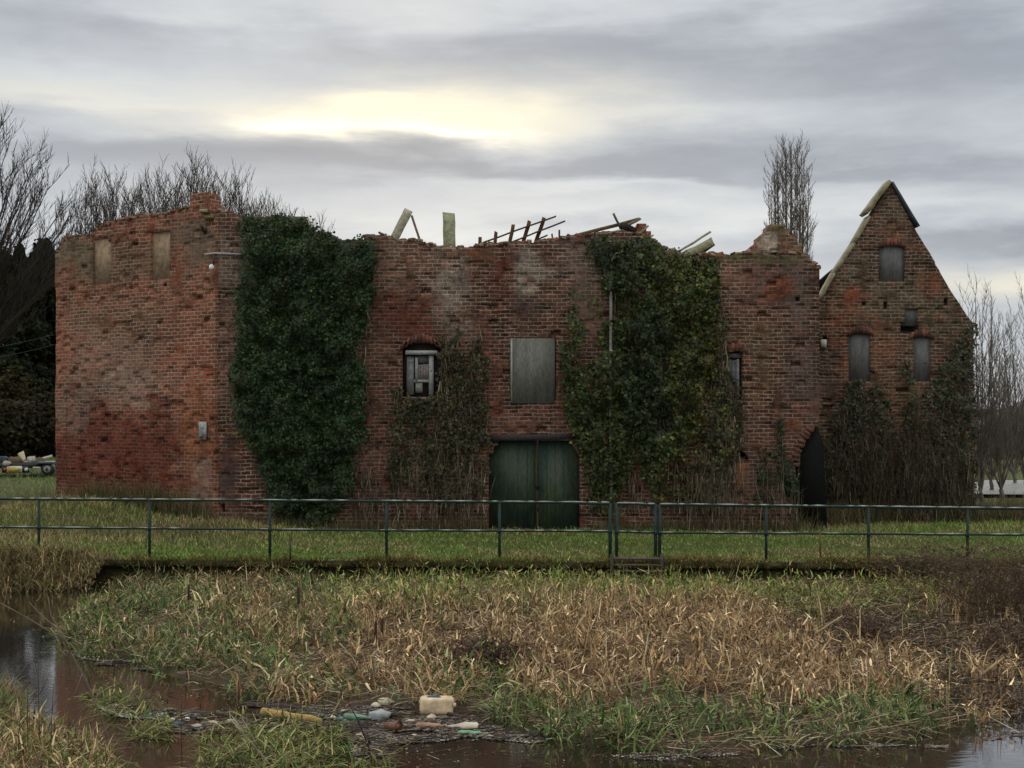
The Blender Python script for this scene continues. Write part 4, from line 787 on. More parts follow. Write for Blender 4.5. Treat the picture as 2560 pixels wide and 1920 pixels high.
# ---------------------------------------------------------------- trailer with scrap
TY = 60; tz = 0
tr = empty('flat_trailer', (P(40, HY, TY)[0], TY, 0), 'low dark flat trailer with a rear light board, on the grass at the far left', 'trailer'); k = F/TY
def tbox(mb, x0, y0, x1, y1, ya, yb, col):
    a = P(x0, y1, TY); b = P(x1, y0, TY); mb.box(((a[0]+b[0])/2, (ya+yb)/2, (a[2]+b[2])/2), (b[0]-a[0], yb-ya, b[2]-a[2]), None, col)
mb = MB(); tbox(mb, -60, 1000, 108, 1011, TY, TY+3.2, (.025,.022,.02)); mb.build('bed', GREYM, tr)
mb = MB(); tbox(mb, 6, 1007, 64, 1021, TY-.1, TY-.05, (.02,.02,.02)); lb = mb.build('light_board', PLASTIC, tr)
mb = MB(); tbox(mb, 17, 1006.5, 50, 1020, TY-.14, TY-.1, (.6,.58,.5)); mb.build('board_face', PLASTIC, lb)
mb = MB(); tbox(mb, 20.5, 1010.5, 46, 1018, TY-.17, TY-.141, (.5,.33,.03)); mb.build('number_plate', PLASTIC, lb)
for x, c in ((11,(.4,.05,.03)),(57,(.6,.6,.6))):
    mb = MB(); mb.tube([P(x,1014,TY-.18), P(x,1014,TY-.1)], .085, 12, c); mb.build('rear_light', PLASTIC, lb)
for x in (106, -40):
    mb = MB(); c = P(x, 1013, TY); rim = []
    mb.tube([c+np.array([0,-.25,0]), c+np.array([0,-.2,0]), c+np.array([0,.0,0]), c+np.array([0,.05,0])], [.24,.29,.29,.24], 18, (.02,.02,.022)); wh = mb.build('wheel', GREYM, tr, False)
    mb = MB(); mb.tube([c+np.array([0,-.27,0]), c+np.array([0,-.24,0])], .16, 14, (.3,.3,.3)); mb.tube([c+np.array([0,-.3,0]), c+np.array([0,-.26,0])], .07, 10, (.06,.04,.03)); mb.build('rim', GREYM, wh)
mb = MB(); tbox(mb, 84, 997, 116, 1001, TY-.35, TY+.2, (.10,.12,.15)); tbox(mb, 76, 1008, 92, 1010.5, TY-.3, TY-.2, (.6,.6,.6)); mb.build('mudguard', GREYM, tr)
def lump(name, dx, dy, Y, s, col, label, seed, mat=CHIP, flat=.6, cat='scrap', group=None, zoff=0):
    c = P(dx, dy, Y); bmv = []; f = []; n = 8; m = 6
    for i in range(m+1):
        for j in range(n):
            th = math.pi*i/m; ph = 2*math.pi*j/n; d_ = np.array([math.sin(th)*math.cos(ph), math.sin(th)*math.sin(ph), math.cos(th)]); q = .7+.6*float(vnoise(d_[0]*2+seed, d_[1]*2+5, d_[2]*2+9, seed)); bmv.append(c+d_*q*np.array([s, s*.7, s*flat]))
    for i in range(m):
        for j in range(n): f.append((i*n+j, i*n+(j+1)%n, (i+1)*n+(j+1)%n, (i+1)*n+j))
    mb = MB(); mb.add(bmv, f, col); return tag(mb.build(name, mat), label, cat, group)
def plank(name, a, b, Y, w, h, col, label, cat='plank', group=None):
    mb = MB(); mb.beam(P(*a, Y), P(*b, Y+.4), w, h, col, .03); return tag(mb.build(name, WOOD), label, cat, group)
plank('broken_board', (50,998), (45,977), TY+.6, .28, .06, (.5,.42,.3), 'pale broken board standing upright in the trailer load')
plank('broken_board', (60,994), (76,992), TY+.5, .3, .1, (.45,.42,.36), 'pale board lying humped on the trailer beside the upright one')
plank('broken_board', (83,994), (112,985), TY+.5, .12, .05, (.5,.46,.36), 'pale board slanting over the trailer wheel')
lump('scrap_heap', 32, 996, TY+.5, .35, (.12,.085,.05), 'brown scrap lump on the trailer left of the upright board', 3)
lump('scrap_heap', 5, 994, TY+.5, .3, (.04,.06,.08), 'dark blue scrap lump on the trailer at the left edge of the photo', 5)
lump('scrap_heap', 14, 1001, TY-.1, .2, (.4,.37,.33), 'small pale scrap piece hanging at the trailer left corner', 6)
lump('scrap_heap', 86, 998, TY+.6, .3, (.10,.08,.06), 'dark scrap lump on the trailer beside the wheel', 8)

# ---------------------------------------------------------------- grass, weeds, reeds
def scatter(poly, n, z, pad=(0,0)):
    """uniform points on the plane z whose picture falls inside poly"""
    px = np.array([q[0] for q in poly], float); py = np.array([q[1] for q in poly], float); Y = (CZ-z)*F/(py-HY); Xx = (px-CX)*Y/F
    out = []; tot = 0
    while tot < n:
        x = RNG.uniform(Xx.min(), Xx.max(), n*2); y = RNG.uniform(Y.min(), Y.max(), n*2); q = proj(np.stack([x, y, x*0+z], -1)); ok = inpoly(q[:, 0], q[:, 1], poly)
        out.append(np.stack([x[ok], y[ok]], -1)); tot += ok.sum()
        if ok.sum() == 0: break
    o = np.concatenate(out)[:n]; return o[:, 0], o[:, 1]
# lawn
n = 100000; x = RNG.uniform(-14, 17, n); y = edge_y(x)+.02+RNG.uniform(0, 1, n)**1.25*9.5; keep = (y < 31.3) | (x < -7.2) | (x > 7.3); x, y = x[keep], y[keep]; n = len(x)
pt = fbm(x*.7, y*1.6, 0, 71); dry = np.clip((pt-.48)*5, 0, .85)
trk = np.exp(-((y-(27.6-.03*x))/.45)**2); keep = RNG.random(n) > trk*.6; x, y, dry = x[keep], y[keep], dry[keep]; n = len(x)
cg = pick([(.10,.17,.03),(.15,.23,.045),(.25,.30,.08)], (3,3,1), n); cd = pick([(.38,.31,.15),(.25,.20,.09),(.15,.11,.05)], (3,3,2), n)
leftrough = np.clip((-3-x)/4, 0, 1)*np.clip((y-26.5)/1.5, 0, 1); dry = np.clip(dry+.6*leftrough, 0, 1); c = np.where((RNG.random(n) < dry)[:, None], cd, cg)
ln = RNG.uniform(.03, .09, n)*(.6+.8*fbm(x*2.5, y*2.5, 0, 72))*(1+1.2*leftrough+.9*np.clip((y-30.6), 0, 1)+ .8*np.exp(-((y-edge_y(x))/.3)**2)); mb = MB()
blades(mb, np.stack([x, y, ground_z(x, y)], -1), RNG.uniform(0, 6.28, n), RNG.uniform(.1, .7, n), RNG.uniform(.3, 1.2, n), ln, RNG.uniform(.009, .02, n), c*(.6+.8*fbm(x*1.6, y*3, 0, 74))[:, None], 2)
tag(mb.build('lawn_grass', BLADE), 'short patchy grass between the railing and the building', 'grass', None, 'stuff')
# coarse field grass far left and right
n = 30000; x = np.concatenate([RNG.uniform(-30, -11.6, n//2), RNG.uniform(9, 34, n//2)]); y = RNG.uniform(33, 90, n); mb = MB(); s = y/40
blades(mb, np.stack([x, y, ground_z(x, y)], -1), RNG.uniform(0, 6.28, n), RNG.uniform(.1, .8, n), RNG.uniform(.2, 1, n), RNG.uniform(.06, .16, n)*s, RNG.uniform(.015, .03, n)*s, pick([(.10,.17,.035),(.13,.19,.05),(.18,.19,.07)], (3,3,1), n), 2)
tag(mb.build('field_grass', BLADE), 'bright green field grass around and behind the trailer and at the far right', 'grass', None, 'stuff')
# weeds at the foot of the walls
def weedline(mb, pts, n, hgt, cols, wts, depth=.5):
    t = RNG.uniform(0, len(pts)-1.001, n); i = t.astype(int); f = (t-i)[:, None]; P0 = np.array(pts)[i]; P1 = np.array(pts)[i+1]; q = P0*(1-f)+P1*f; q[:, 1] -= RNG.uniform(0, depth, n); q[:, 0] += RNG.normal(0, .08, n)
    hm = fbm(q[:, 0]*1.3, q[:, 1]*1.3, 0, 81); ok = RNG.random(n) < .25+hm; q = q[ok]; hm = hm[ok]; m = len(q); b = np.stack([q[:, 0], q[:, 1], ground_z(q[:, 0], q[:, 1])-.02], -1)
    blades(mb, b, RNG.uniform(0, 6.28, m), RNG.uniform(.0, .5, m), RNG.uniform(.1, 1.1, m), RNG.uniform(.4, 1.1, m)*hgt*(.5+hm), RNG.uniform(.008, .018, m), pick(cols, wts, m), 3)
WC = [(.13,.10,.05),(.20,.16,.08),(.08,.06,.035),(.07,.09,.03)]
mb = MB(); dirc = (far-corner); weedline(mb, [tuple(far+np.array([-3.5,.3])), tuple(far), tuple(corner+dirc*.5), tuple(corner)], 6500, .85, WC, (3,2,3,2), .8); weedline(mb, [(-7.0,31.4),(-2,31.4),(-.7,31.4)], 3000, .40, WC, (3,2,3,2), .5); weedline(mb, [(1.9,31.4),(7.2,31.4)], 3000, .34, WC, (2,2,3,3), .5); weedline(mb, [(6.6,32.4),(9,34.4),(12.4,34.8),(14,35)], 5200, .75, WC, (2,2,4,2), 1.2)
weedline(mb, [(-13.5,30.4),(-9,30.2),(-6.6,30.0)], 2600, .25, WC, (3,3,1,3), 1.4)
tag(mb.build('dry_weeds', BLADE), 'dry tangled weeds along the foot of the brick walls', 'weeds', None, 'stuff')
# bed of litter and mud beneath the reeds
WETZ = [([(1640,1312),(1900,1300),(2300,1285),(2300,1440),(1960,1412),(1720,1396)], 1.0), ([(1930,1400),(2300,1400),(2300,1700),(2040,1660),(1980,1510)], .95), ([(1300,1420),(1700,1440),(1640,1500),(1350,1490)], .45)]
BEDP = [(150,1345),(300,1250),(420,1238),(700,1236),(1100,1236),(1700,1238),(2250,1238),(2260,1560),(2120,1575),(2040,1590),(1900,1612),(1700,1618),(1500,1638),(1330,1622),(1200,1598),(1090,1568),(1010,1540),(880,1530),(760,1530),(650,1520),(560,1518),(470,1490),(380,1468),(250,1432),(150,1412),(120,1380)]
def mask_pts(poly, n, wz=WZ, edge=14, seed=1):
    px = [q[0] for q in poly]; x, y = scatter(poly, n, wz); q = proj(np.stack([x, y, x*0+wz], -1)); j1 = (fbm(x*1.1, y*1.1, 0, seed)-.5)*edge*3; j2 = (fbm(x*1.1, y*1.1, 0, seed+5)-.5)*edge*2; ok = inpoly(q[:, 0]+j1, q[:, 1]+j2, poly); return x[ok], y[ok], q[ok, 0], q[ok, 1]
gx = np.arange(-11, 12.5, .12); gy = np.arange(11.2, 26.6, .12); GX, GY_ = np.meshgrid(gx, gy); q = proj(np.stack([GX, GY_, GX*0+WZ], -1)); j1 = (fbm(GX*1.1, GY_*1.1, 0, 1)-.5)*42; j2 = (fbm(GX*1.1, GY_*1.1, 0, 6)-.5)*28
ins = inpoly(q[..., 0]+j1, q[..., 1]+j2, BEDP); jw = (fbm(GX*1.2, GY_*1.8, 0, 75)-.5)*160; wet = (inpoly(q[..., 0]+jw, q[..., 1]+jw*.5, WETZ[0][0]) | inpoly(q[..., 0]+jw, q[..., 1]+jw*.5, WETZ[1][0])) & (fbm(GX*1.8, GY_*3, 0, 77) > .30); ins &= ~wet
kk = ins.astype(float)
for _ in range(3): kk = (kk+np.roll(kk,1,0)+np.roll(kk,-1,0)+np.roll(kk,1,1)+np.roll(kk,-1,1))/5
z = WZ-.10+.12*kk+.07*(fbm(GX*2.4, GY_*2.4, 0, 9)-.4)+.03*(vnoise(GX*9, GY_*9, 0, 10)-.5); nx = len(gx); idx = np.arange(GX.size).reshape(GX.shape); cc = (kk > .02)[:-1, :-1]; i0 = idx[:-1, :-1][cc][:, None]
mb = MB(); mb.addn(np.stack([GX, GY_, z], -1).reshape(-1, 3), np.concatenate([i0, i0+1, i0+nx+1, i0+nx], 1), np.ones((GX.size, 3))); tag(mb.build('mud_bank', mat_two('reed_litter', (.035,.024,.014), (.10,.065,.035), 6, .85, .3, .35, .65, (1,1,1), .8)), kind='structure')
# reeds
def wetness(px, py, x, y):
    j = (fbm(x*1.2, y*1.8, 0, 75)-.5)*160; w = np.zeros(px.shape)
    for pl, k_ in WETZ: w = np.maximum(w, inpoly(px+j, py+j*.5, pl)*k_)
    return w*np.clip(fbm(x*1.8, y*3, 0, 77)*5-1.0, .6, 1)
BR_ = [(.50,.345,.18),(.32,.205,.105),(.85,.65,.40),(.10,.06,.03),(.22,.15,.07)]; BW_ = (3.5,4,1.7,5,3)
GRN = [(.07,.12,.03),(.12,.175,.045),(.22,.26,.10),(.42,.40,.22),(.03,.06,.02),(.34,.23,.12)]; GWt = (4,3,1.6,.8,3,1.5)
YG = [(.22,.27,.06),(.33,.34,.10),(.13,.19,.045),(.46,.38,.17)]
GREENZ = [([(110,1300),(380,1250),(470,1330),(560,1400),(640,1500),(560,1520),(400,1480),(120,1420)], .85), ([(600,1230),(2230,1230),(2230,1310),(1900,1318),(1500,1312),(1100,1300),(600,1330)], .8), ([(980,1560),(1040,1430),(1090,1430),(1110,1530),(1250,1545),(1700,1540),(1950,1530),(2130,1560),(2000,1605),(1500,1642),(1150,1600)], .9),
          ([(560,1440),(800,1480),(1060,1480),(1050,1560),(640,1530)], .6), ([(300,1240),(760,1240),(800,1400),(640,1450),(460,1380)], .5), ([(700,1300),(1200,1290),(1300,1350),(900,1380)], .3)]
def greenness(px, py):
    g = np.zeros(px.shape)
    for pl, w in GREENZ: g = np.maximum(g, inpoly(px, py, pl)*w)
    return g
x, y, px, py = mask_pts(BEDP, 88000); n0 = len(x)
g = greenness(px+(fbm(x*1.5, y*1.5, 0, 31)-.5)*120, py+(fbm(x*1.5, y*1.5, 0, 35)-.5)*60)
isg = RNG.random(n0) < g*1.0+.05
w = wetness(px, py, x, y); dens = np.clip((fbm(x*1.4, y*1.4, 0, 41)-.30)*3.6, .12, 1); keep = RNG.random(n0) < np.clip(dens*(1-.93*w), 0, 1)
for nm, sel, cols, wts, lab in (('dead_reeds', ~isg & keep, BR_, BW_, 'wide bed of pale brown dead reeds filling the channel in front of the railing'), ('green_sedge', isg & keep, GRN, GWt, 'arching green sedge around the margins of the dead reed bed')):
    X_, Y_, PX = x[sel], y[sel], px[sel]; n = len(X_); nc = n//15; ci = RNG.choice(n, nc, False); own = RNG.integers(0, nc, n); tuf = RNG.random(n) < (.72 if nm[0] == 'd' else .6)
    X_ = np.where(tuf, X_[ci][own]+RNG.normal(0, .045, n), X_); Y_ = np.where(tuf, Y_[ci][own]+RNG.normal(0, .045, n), Y_); PX = np.where(tuf, PX[ci][own], PX); PYs = np.where(tuf, py[sel][ci][own], py[sel])
    hm = .6+.8*fbm(X_*1.1, Y_*1.1, 0, 51); c = pick(cols, wts, n); ctone = pick(cols, wts, nc, .1); c = np.where(tuf[:, None], c*.45+.55*ctone[own], c)*np.where(tuf, RNG.uniform(.35, 1.5, nc)[own], 1)[:, None]; hm = hm*np.where(tuf, RNG.uniform(.7, 1.25, nc)[own], 1)
    if nm == 'green_sedge':
        yl = (PX > 700) & (PYs < 1330); c = np.where(yl[:, None] & (RNG.random(n) < .6)[:, None], pick(YG, (3,3,2,1), n), c)
        L_ = RNG.uniform(.18, .44, n)*hm; lean = RNG.uniform(.1, 1.2, n); bend = RNG.uniform(.5, 3.0, n); wd = RNG.uniform(.009, .026, n)
    else:
        L_ = RNG.uniform(.14, .56, n)*hm; lean = np.abs(RNG.normal(0, .85, n)).clip(0, 1.5); bend = RNG.uniform(.3, 4.2, n)*(RNG.random(n) < .75)*np.where(RNG.random(n) < .2, -.5, 1); wd = RNG.uniform(.007, .026, n)
        lean = np.where(tuf, RNG.uniform(.05, .6, n), lean); bend = np.where(tuf, RNG.uniform(1.2, 3.3, n), bend)
        c *= (.70+.7*fbm(X_*.8, Y_*.8, 0, 55))[:, None]
    mb = MB(); blades(mb, np.stack([X_, Y_, X_*0+WZ-.02], -1), RNG.uniform(0, 6.28, n), lean, bend, L_, wd, c, 4)
    m = int(n*.55); i = RNG.integers(0, n, m); dz = RNG.uniform(0, .30, m)*hm[i]; c2 = c[RNG.integers(0, n, m)] if nm[0] == 'd' else c[i]; bp2 = np.stack([X_[i]+RNG.normal(0,.04,m), Y_[i]+RNG.normal(0,.04,m), WZ+.02+dz], -1)
    blades(mb, bp2, RNG.uniform(0, 6.28, m), RNG.uniform(.1, 2.2, m), RNG.uniform(-.6, 1.8, m), RNG.uniform(.06, .20, m), RNG.uniform(.012, .036, m), c2*RNG.uniform(.7, 1.35, (m, 1)), 2, False)
    tag(mb.build(nm, BLADE), lab, 'reeds' if nm[0] == 'd' else 'sedge', None, 'stuff')
# flattened litter
x, y, px, py = mask_pts(BEDP, 20000, seed=1); kk_ = RNG.random(len(x)) > .8*wetness(px, py, x, y); x, y = x[kk_], y[kk_]; n = len(x); an = RNG.normal(0, .7, n); ln = RNG.uniform(.06, .4, n); p0 = np.stack([x, y, WZ+.03+RNG.uniform(0, .09, n)], -1); p1 = p0+np.stack([np.cos(an)*ln, np.sin(an)*ln, RNG.normal(0, .10, n)*ln*2], -1)
mb = MB(); mb.segs(p0, p1, RNG.uniform(.002,.006,n), RNG.uniform(.001,.005,n), pick([(.42,.33,.22),(.26,.17,.10),(.12,.075,.045),(.5,.45,.35)], (2,3,4,.5), n), 3); tag(mb.build('reed_litter', CHIP), 'flattened dead stalks lying between the standing reeds', 'litter', None, 'stuff')
# bank tussock at left and fringe on canal wall
x = RNG.uniform(-12, -7.35, 12000); y = 23.1+RNG.uniform(0, 1.6, 12000)+ (RNG.random(12000)*.6); n = len(x); mb = MB(); zz = WZ+.45*np.clip((y-23.3)/1.0, 0, 1)
hgt = RNG.uniform(.2, .65, n)*(.6+.8*fbm(x*1.2, y, 0, 61))*np.clip((-7.2-x)/1.2, .3, 1)*.8; c = pick([(.20,.14,.065),(.09,.06,.03),(.42,.32,.16),(.11,.13,.04)], (3,4,2,2.5), n)*(.4+1.2*fbm(x*2, y*2, 0, 64))[:, None]
blades(mb, np.stack([x, y, zz], -1), RNG.uniform(0, 6.28, n), RNG.uniform(0, 1.2, n), RNG.uniform(.3, 2.6, n), hgt, RNG.uniform(.007, .020, n), c, 4, False)
tag(mb.build('bank_tussock', BLADE), 'shaggy brown grass tussocks overhanging the water at the left under the railing', 'grass', None, 'stuff')
mb = MB(); xs_ = np.arange(-16, -7.7, .2); ys_ = np.array([23.2, 23.5, 23.9, 24.3, 24.8, 25.1]); XX, YY = np.meshgrid(xs_, ys_); ZZ = WZ-.1+.5*np.clip((YY-23.3)/1.2, 0, 1)*np.clip((-7.8-XX)/.7, 0, 1)+.1*(fbm(XX*2, YY*2)-.5)
i = (np.arange(len(ys_)-1)[:, None]*len(xs_)+np.arange(len(xs_)-1)[None]).reshape(-1, 1); mb.addn(np.stack([XX, YY, ZZ], -1).reshape(-1, 3), np.concatenate([i, i+1, i+len(xs_)+1, i+len(xs_)], 1), np.ones((XX.size, 3))); tag(mb.build('earth_bank', BED), kind='structure')
n = 16000; x = RNG.uniform(-7, 13, n); y = edge_y(x)+RNG.uniform(-.06, .3, n); ok = fbm(x*1.7, x*0, 0, 63)+RNG.normal(0,.12,n) > .42; x, y = x[ok], y[ok]; n = len(x); mb = MB()
blades(mb, np.stack([x, y, np.where(y < edge_y(x), -.1, .0)], -1), RNG.uniform(3.4, 6.0, n), RNG.uniform(.2, 1.0, n), RNG.uniform(.6, 2.2, n), RNG.uniform(.06, .26, n), RNG.uniform(.007, .016, n), pick([(.14,.16,.04),(.30,.22,.09),(.13,.09,.04)], (2,3,2), n), 3)
tag(mb.build('edge_grass', BLADE), 'grass fringe hanging over the mossy canal wall', 'grass', None, 'stuff')

# bulrush stalks
bul = [(994,1250,1295,22.6,'tall dark bulrush head near the middle of the reed bed'),(644,1268,1330,19.5,'thin dark stalk left in the reed bed below the fourth rail post'),(672,1232,1275,22.5,'dark stub at the back of the reed bed'),(408,1262,1320,20,'leaning dark stalk at the left of the reed bed'),(812,1340,1420,17.5,'left one of a pair of broken dark stalks in mid reed bed'),(826,1335,1425,17.4,'right one of a pair of broken dark stalks in mid reed bed'),(1520,1310,1350,20,'dark stalk in the right half of the reed bed'),(1992,1600,1660,12.2,'dark stalk at the front of the right reed margin')]
for (dx, y0, y1, Y, lab) in bul:
    a = P(dx+random.uniform(-3,3), y1+20, Y); b = P(dx, y0, Y); root = empty('bulrush', a, lab, 'reed', 'dark bulrush stalks in the reed bed'); m_ = a*.45+b*.55
    mb = MB(); mb.tube([a, m_], .009, 6, (.10,.06,.035)); mb.build('stalk', VINE, root); mb = MB(); mb.tube([m_, m_*.9+b*.1, m_*.1+b*.9, b], [.008,.018,.018,.006], 8, (.055,.03,.02)); mb.build('seed_head', VINE, root)
# pale broken canes
cn = [((1370,1560),(1400,1370),15.5,'pale cane leaning right at the centre of the reed bed'),((1390,1430),(1420,1550),15.4,'pale cane leaning left beside its crossing partner'),((2380,1370),(2440,1330),16,None),((2445,1560),(2510,1490),14,None),((1170,1540),(1178,1500),13.6,'short pale cut cane at the front of the reed bed'),((560,1390),(600,1340),17.5,'pale split cane in the left half of the reed bed'),((395,1360),(430,1300),18.5,'pale split cane near the left tip of the reed bed')]
for a, b, Y, lab in cn:
    if lab is None: a = ((a[0]-620)*1.0, a[1]); b = ((b[0]-620)*1.0, b[1]); lab = 'pale cane lying aslant in the right half of the reed bed' if a[1] < 1400 else 'pale cane lying aslant near the right front reeds'
    mb = MB(); mb.tube([P(*a, Y), (P(*a, Y)+P(*b, Y))/2+np.array([.01,0,.01]), P(*b, Y)], [.011,.011,.007], 6, (.5,.38,.22)); tag(mb.build('dead_cane', VINE), lab, 'cane', 'pale dead canes in the reed bed')
mb = MB(); a = G(2105, 1470, WZ+.05); b = P(2168, 1420, a[1]+.2); mb.tube([a, (a+b)/2, b], [.016,.017,.012], 7, (.40,.27,.15)); tag(mb.build('stick', VINE), 'stout pale stick lying aslant in the water at the right', 'stick')
# brown twiggy brambles
def bramble(label, c, rad, h, n, col, seed, r=.004, leafn=0, lcol=((.06,.035,.03),)):
    root = empty('bramble', c, label, 'shrub', 'brown brambles in and around the reed bed'); rnd = random.Random(seed); S0 = []; S1 = []; r0 = []; r1 = []; tips = []
    for s in range(n):
        p = np.array(c, float)+np.array([rnd.gauss(0, rad*.5), rnd.gauss(0, rad*.4), -.02]); d_ = np.array([rnd.gauss(0, .45), rnd.gauss(0, .35), 1.]); hh = h*rnd.uniform(.4, 1)
        for k in range(8):
            q = p+d_*hh/7; S0.append(p); S1.append(q); r0.append(r); r1.append(r*.8); p = q; d_ = d_+np.array([rnd.gauss(0, .22), rnd.gauss(0, .2), -.12]); tips.append(p)
            if rnd.random() < .5: e = np.array([rnd.gauss(0, .12), rnd.gauss(0, .12), rnd.gauss(.05, .1)]); S0.append(p); S1.append(p+e); r0.append(r*.6); r1.append(r*.3); tips.append(p+e)
    mb = MB(); mb.segs(S0, S1, r0, r1, np.tile(np.array(col), (len(S0), 1))*RNG.uniform(.6, 1.5, (len(S0), 1)), 3); mb.build('stems', VINE, root)
    if leafn:
        t = np.array(tips)[RNG.integers(0, len(tips), leafn)]+RNG.normal(0, .03, (leafn, 3)); mb = MB(); leaves(mb, t, RNG.normal(0, 1, (leafn, 3))+np.array([0,-.5,.6]), RNG.uniform(.02, .05, leafn), pick(lcol, [1]*len(lcol), leafn)); mb.build('leaves', IVY, root)
BC = (.105,.068,.045); LC = ((.11,.07,.045),(.06,.04,.028),(.17,.12,.07))
bramble('large purple-brown bramble arching over the canal wall at the right edge', G(2185,1330,WZ), 1.0, 1.7, 240, BC, 1, .005, 900, LC)
bramble('purple-brown bramble left of the large one, below the right-hand railing', G(2105,1300,WZ), .7, 1.1, 70, BC, 2, .004, 700, LC)
bramble('bramble in the wet ground at the right edge, in front of the large one', G(2190,1420,WZ), .6, .8, 90, BC, 3, .004, 700, LC)
bramble('dark brown bramble clump in the middle of the reed bed', G(1055,1452,WZ), .33, .55, 110, (.06,.035,.028), 4, .004, 1500, ((.10,.055,.04),(.05,.03,.025),(.16,.10,.07)))
bramble('small brown bramble clump in the right half of the reed bed', G(2180-0-5,1530,WZ), .5, .5, 60, (.10,.07,.05), 5, .004, 300, LC)
bramble('reddish clump standing up at the right back of the reed bed', G(1540+640-10-300,1380,WZ), .35, .6, 60, (.11,.06,.045), 6, .004, 800, LC)
bramble('thin bramble against the railing post at the far right', G(2010,1235,-.05)+np.array([0,0,0]), .9, .7, 60, (.09,.06,.045), 7, .004, 500, LC)

# ---------------------------------------------------------------- foreground, litter
NB = [(-60,1590),(40,1560),(130,1600),(215,1620),(250,1680),(260,1720),(-60,1720)]
def tuft(name, polys, z, lab, cols, wts, h, n, cat='grass', lean=(.1,.7), bend=(.5,2.0), wd=(.005,.011)):
    mb = MB()
    for poly in polys:
        x, y = scatter(poly, n, z); m = len(x); blades(mb, np.stack([x, y, x*0+z], -1), 12*fbm(x*1.3, y*1.3, 0, 95)+RNG.normal(0, 1.2, m), RNG.uniform(*lean, m), RNG.uniform(*bend, m), RNG.uniform(.4, 1.1, m)*h*(.6+.8*fbm(x*2, y*2, 0, 91)), RNG.uniform(*wd, m), pick(cols, wts, m)*(.45+1.1*fbm(x*2.5, y*2.5, 0, 97))[:, None], 5)
        k_ = m//2; i = RNG.integers(0, m, k_); blades(mb, np.stack([x[i], y[i], z+RNG.uniform(0, .25, k_)*h/.4], -1), RNG.uniform(0, 6.28, k_), RNG.uniform(.2, 2, k_), RNG.uniform(-.5, 1.5, k_), RNG.uniform(.06, .2, k_), RNG.uniform(.008, .02, k_), pick(cols, wts, k_), 3, False)
    return tag(mb.build(name, BLADE), lab, cat, None, 'stuff')
tuft('near_grass', [NB], WZ, 'tangled straw-coloured and green grass in the bottom left corner', [(.52,.40,.22),(.28,.19,.09),(.12,.17,.04),(.10,.065,.035)], (3,3,3,5), .34, 3600, 'grass', (.1,1.3), (.2,3.4), (.006,.018))
tuft('near_grass', [[(-60,1480),(30,1500),(60,1540),(-60,1600)]], WZ, 'green and brown growth at the left edge beside the bright reflection', [(.10,.15,.04),(.22,.16,.08),(.12,.08,.05)], (3,2,2), .32, 1100)
for k, (poly, lab, cw, nn) in enumerate([([(180,1500),(240,1490),(330,1535),(310,1560),(200,1540)],'drooping yellow-green sedge clump left of the floating litter',(3,3,2,1),450), ([(430,1590),(560,1560),(740,1580),(740,1620),(700,1680),(420,1680)],'wide arching yellow-green sedge clump in front of the floating litter',(3,3,3,1),1900), ([(760,1650),(840,1640),(850,1700),(740,1700)],'small sedge clump at the bottom edge below the litter',(3,2,2,1),250), ([(280,1570),(360,1560),(380,1600),(280,1600)],'small flat sedge clump left of the blue litter',(3,3,1,1),350)]):
    tuft('sedge_clump', [poly], WZ, lab, [(.07,.11,.025),(.20,.22,.06),(.38,.33,.14),(.10,.065,.03)], tuple(a_+b_ for a_, b_ in zip(cw, (2,0,-1,3))) if cw[2] > 1 else (3,3,1,3), .40, int(nn*.6), 'sedge', (.9,1.5), (.3,1.4), (.006,.018))
# tall pale stems close to the viewer
def stem(pts, Y, r, col, label, branches=()):
    root = empty('withered_weed', P(*pts[-1], Y), label, 'weed', 'bare stems close to the viewer'); mb = MB(); n = len(pts); mb.tube([P(*p, Y+.1*i) for i, p in enumerate(pts)], [r*(.35+.65*i/(n-1)) for i in range(n)], 6, col); mb.build('main_stem', VINE, root)
    for b in branches: mb = MB(); mb.tube([P(*p, Y+.2) for p in b], [r*.45]*(len(b)-1)+[r*.2], 5, col); mb.build('side_twig', VINE, root)
stem([(0,1302),(60,1335),(120,1372),(150,1405),(185,1470),(215,1540),(232,1590),(250,1680)], 11.5, .012, (.20,.14,.11), 'long curved bare stem with side twigs reaching up from the bottom left', [[(150,1405),(120,1355),(85,1325),(62,1300)],[(152,1408),(135,1370),(110,1330),(103,1285)],[(178,1455),(165,1490),(140,1540)],[(120,1372),(135,1410),(160,1425)]])
stem([(500,1545),(530,1590),(565,1630),(600,1675)], 11.4, .011, (.42,.37,.28), 'pale dry stem leaning left in front of the sedge clump', [[(530,1590),(512,1570),(497,1550)]])
stem([(522,1550),(545,1590),(560,1620)], 11.4, .008, (.40,.35,.26), 'shorter pale dry stem beside the leaning pale one')
stem([(748,1508),(775,1560),(795,1610),(812,1680)], 11.4, .010, (.06,.035,.03), 'dark bare stem rising in front of the blue plastic litter')
for k, (dx, tp) in enumerate([(85,1440),(60,1470),(110,1475),(40,1520),(392,1480),(150,1520)]):
    stem([(dx+random.uniform(-8,8),tp),(dx+random.uniform(-4,4),tp+60),(dx,tp+130),(dx+3,1690)], 11.5, .006, (.09,.06,.05), ['tall dark weed stem before the bright reflection at the left','leftmost dark weed stem before the bright reflection','dark weed stem at the right of the bright reflection','low dark weed stem in the bottom left grass','lone dark upright stem left of the floating litter','dark weed stem above the bottom left grass'][k], [[(dx,tp+60),(dx+14,tp+35),(dx+22,tp+12)],[(dx,tp+90),(dx-16,tp+62)],[(dx,tp+120),(dx+20,tp+95)]])
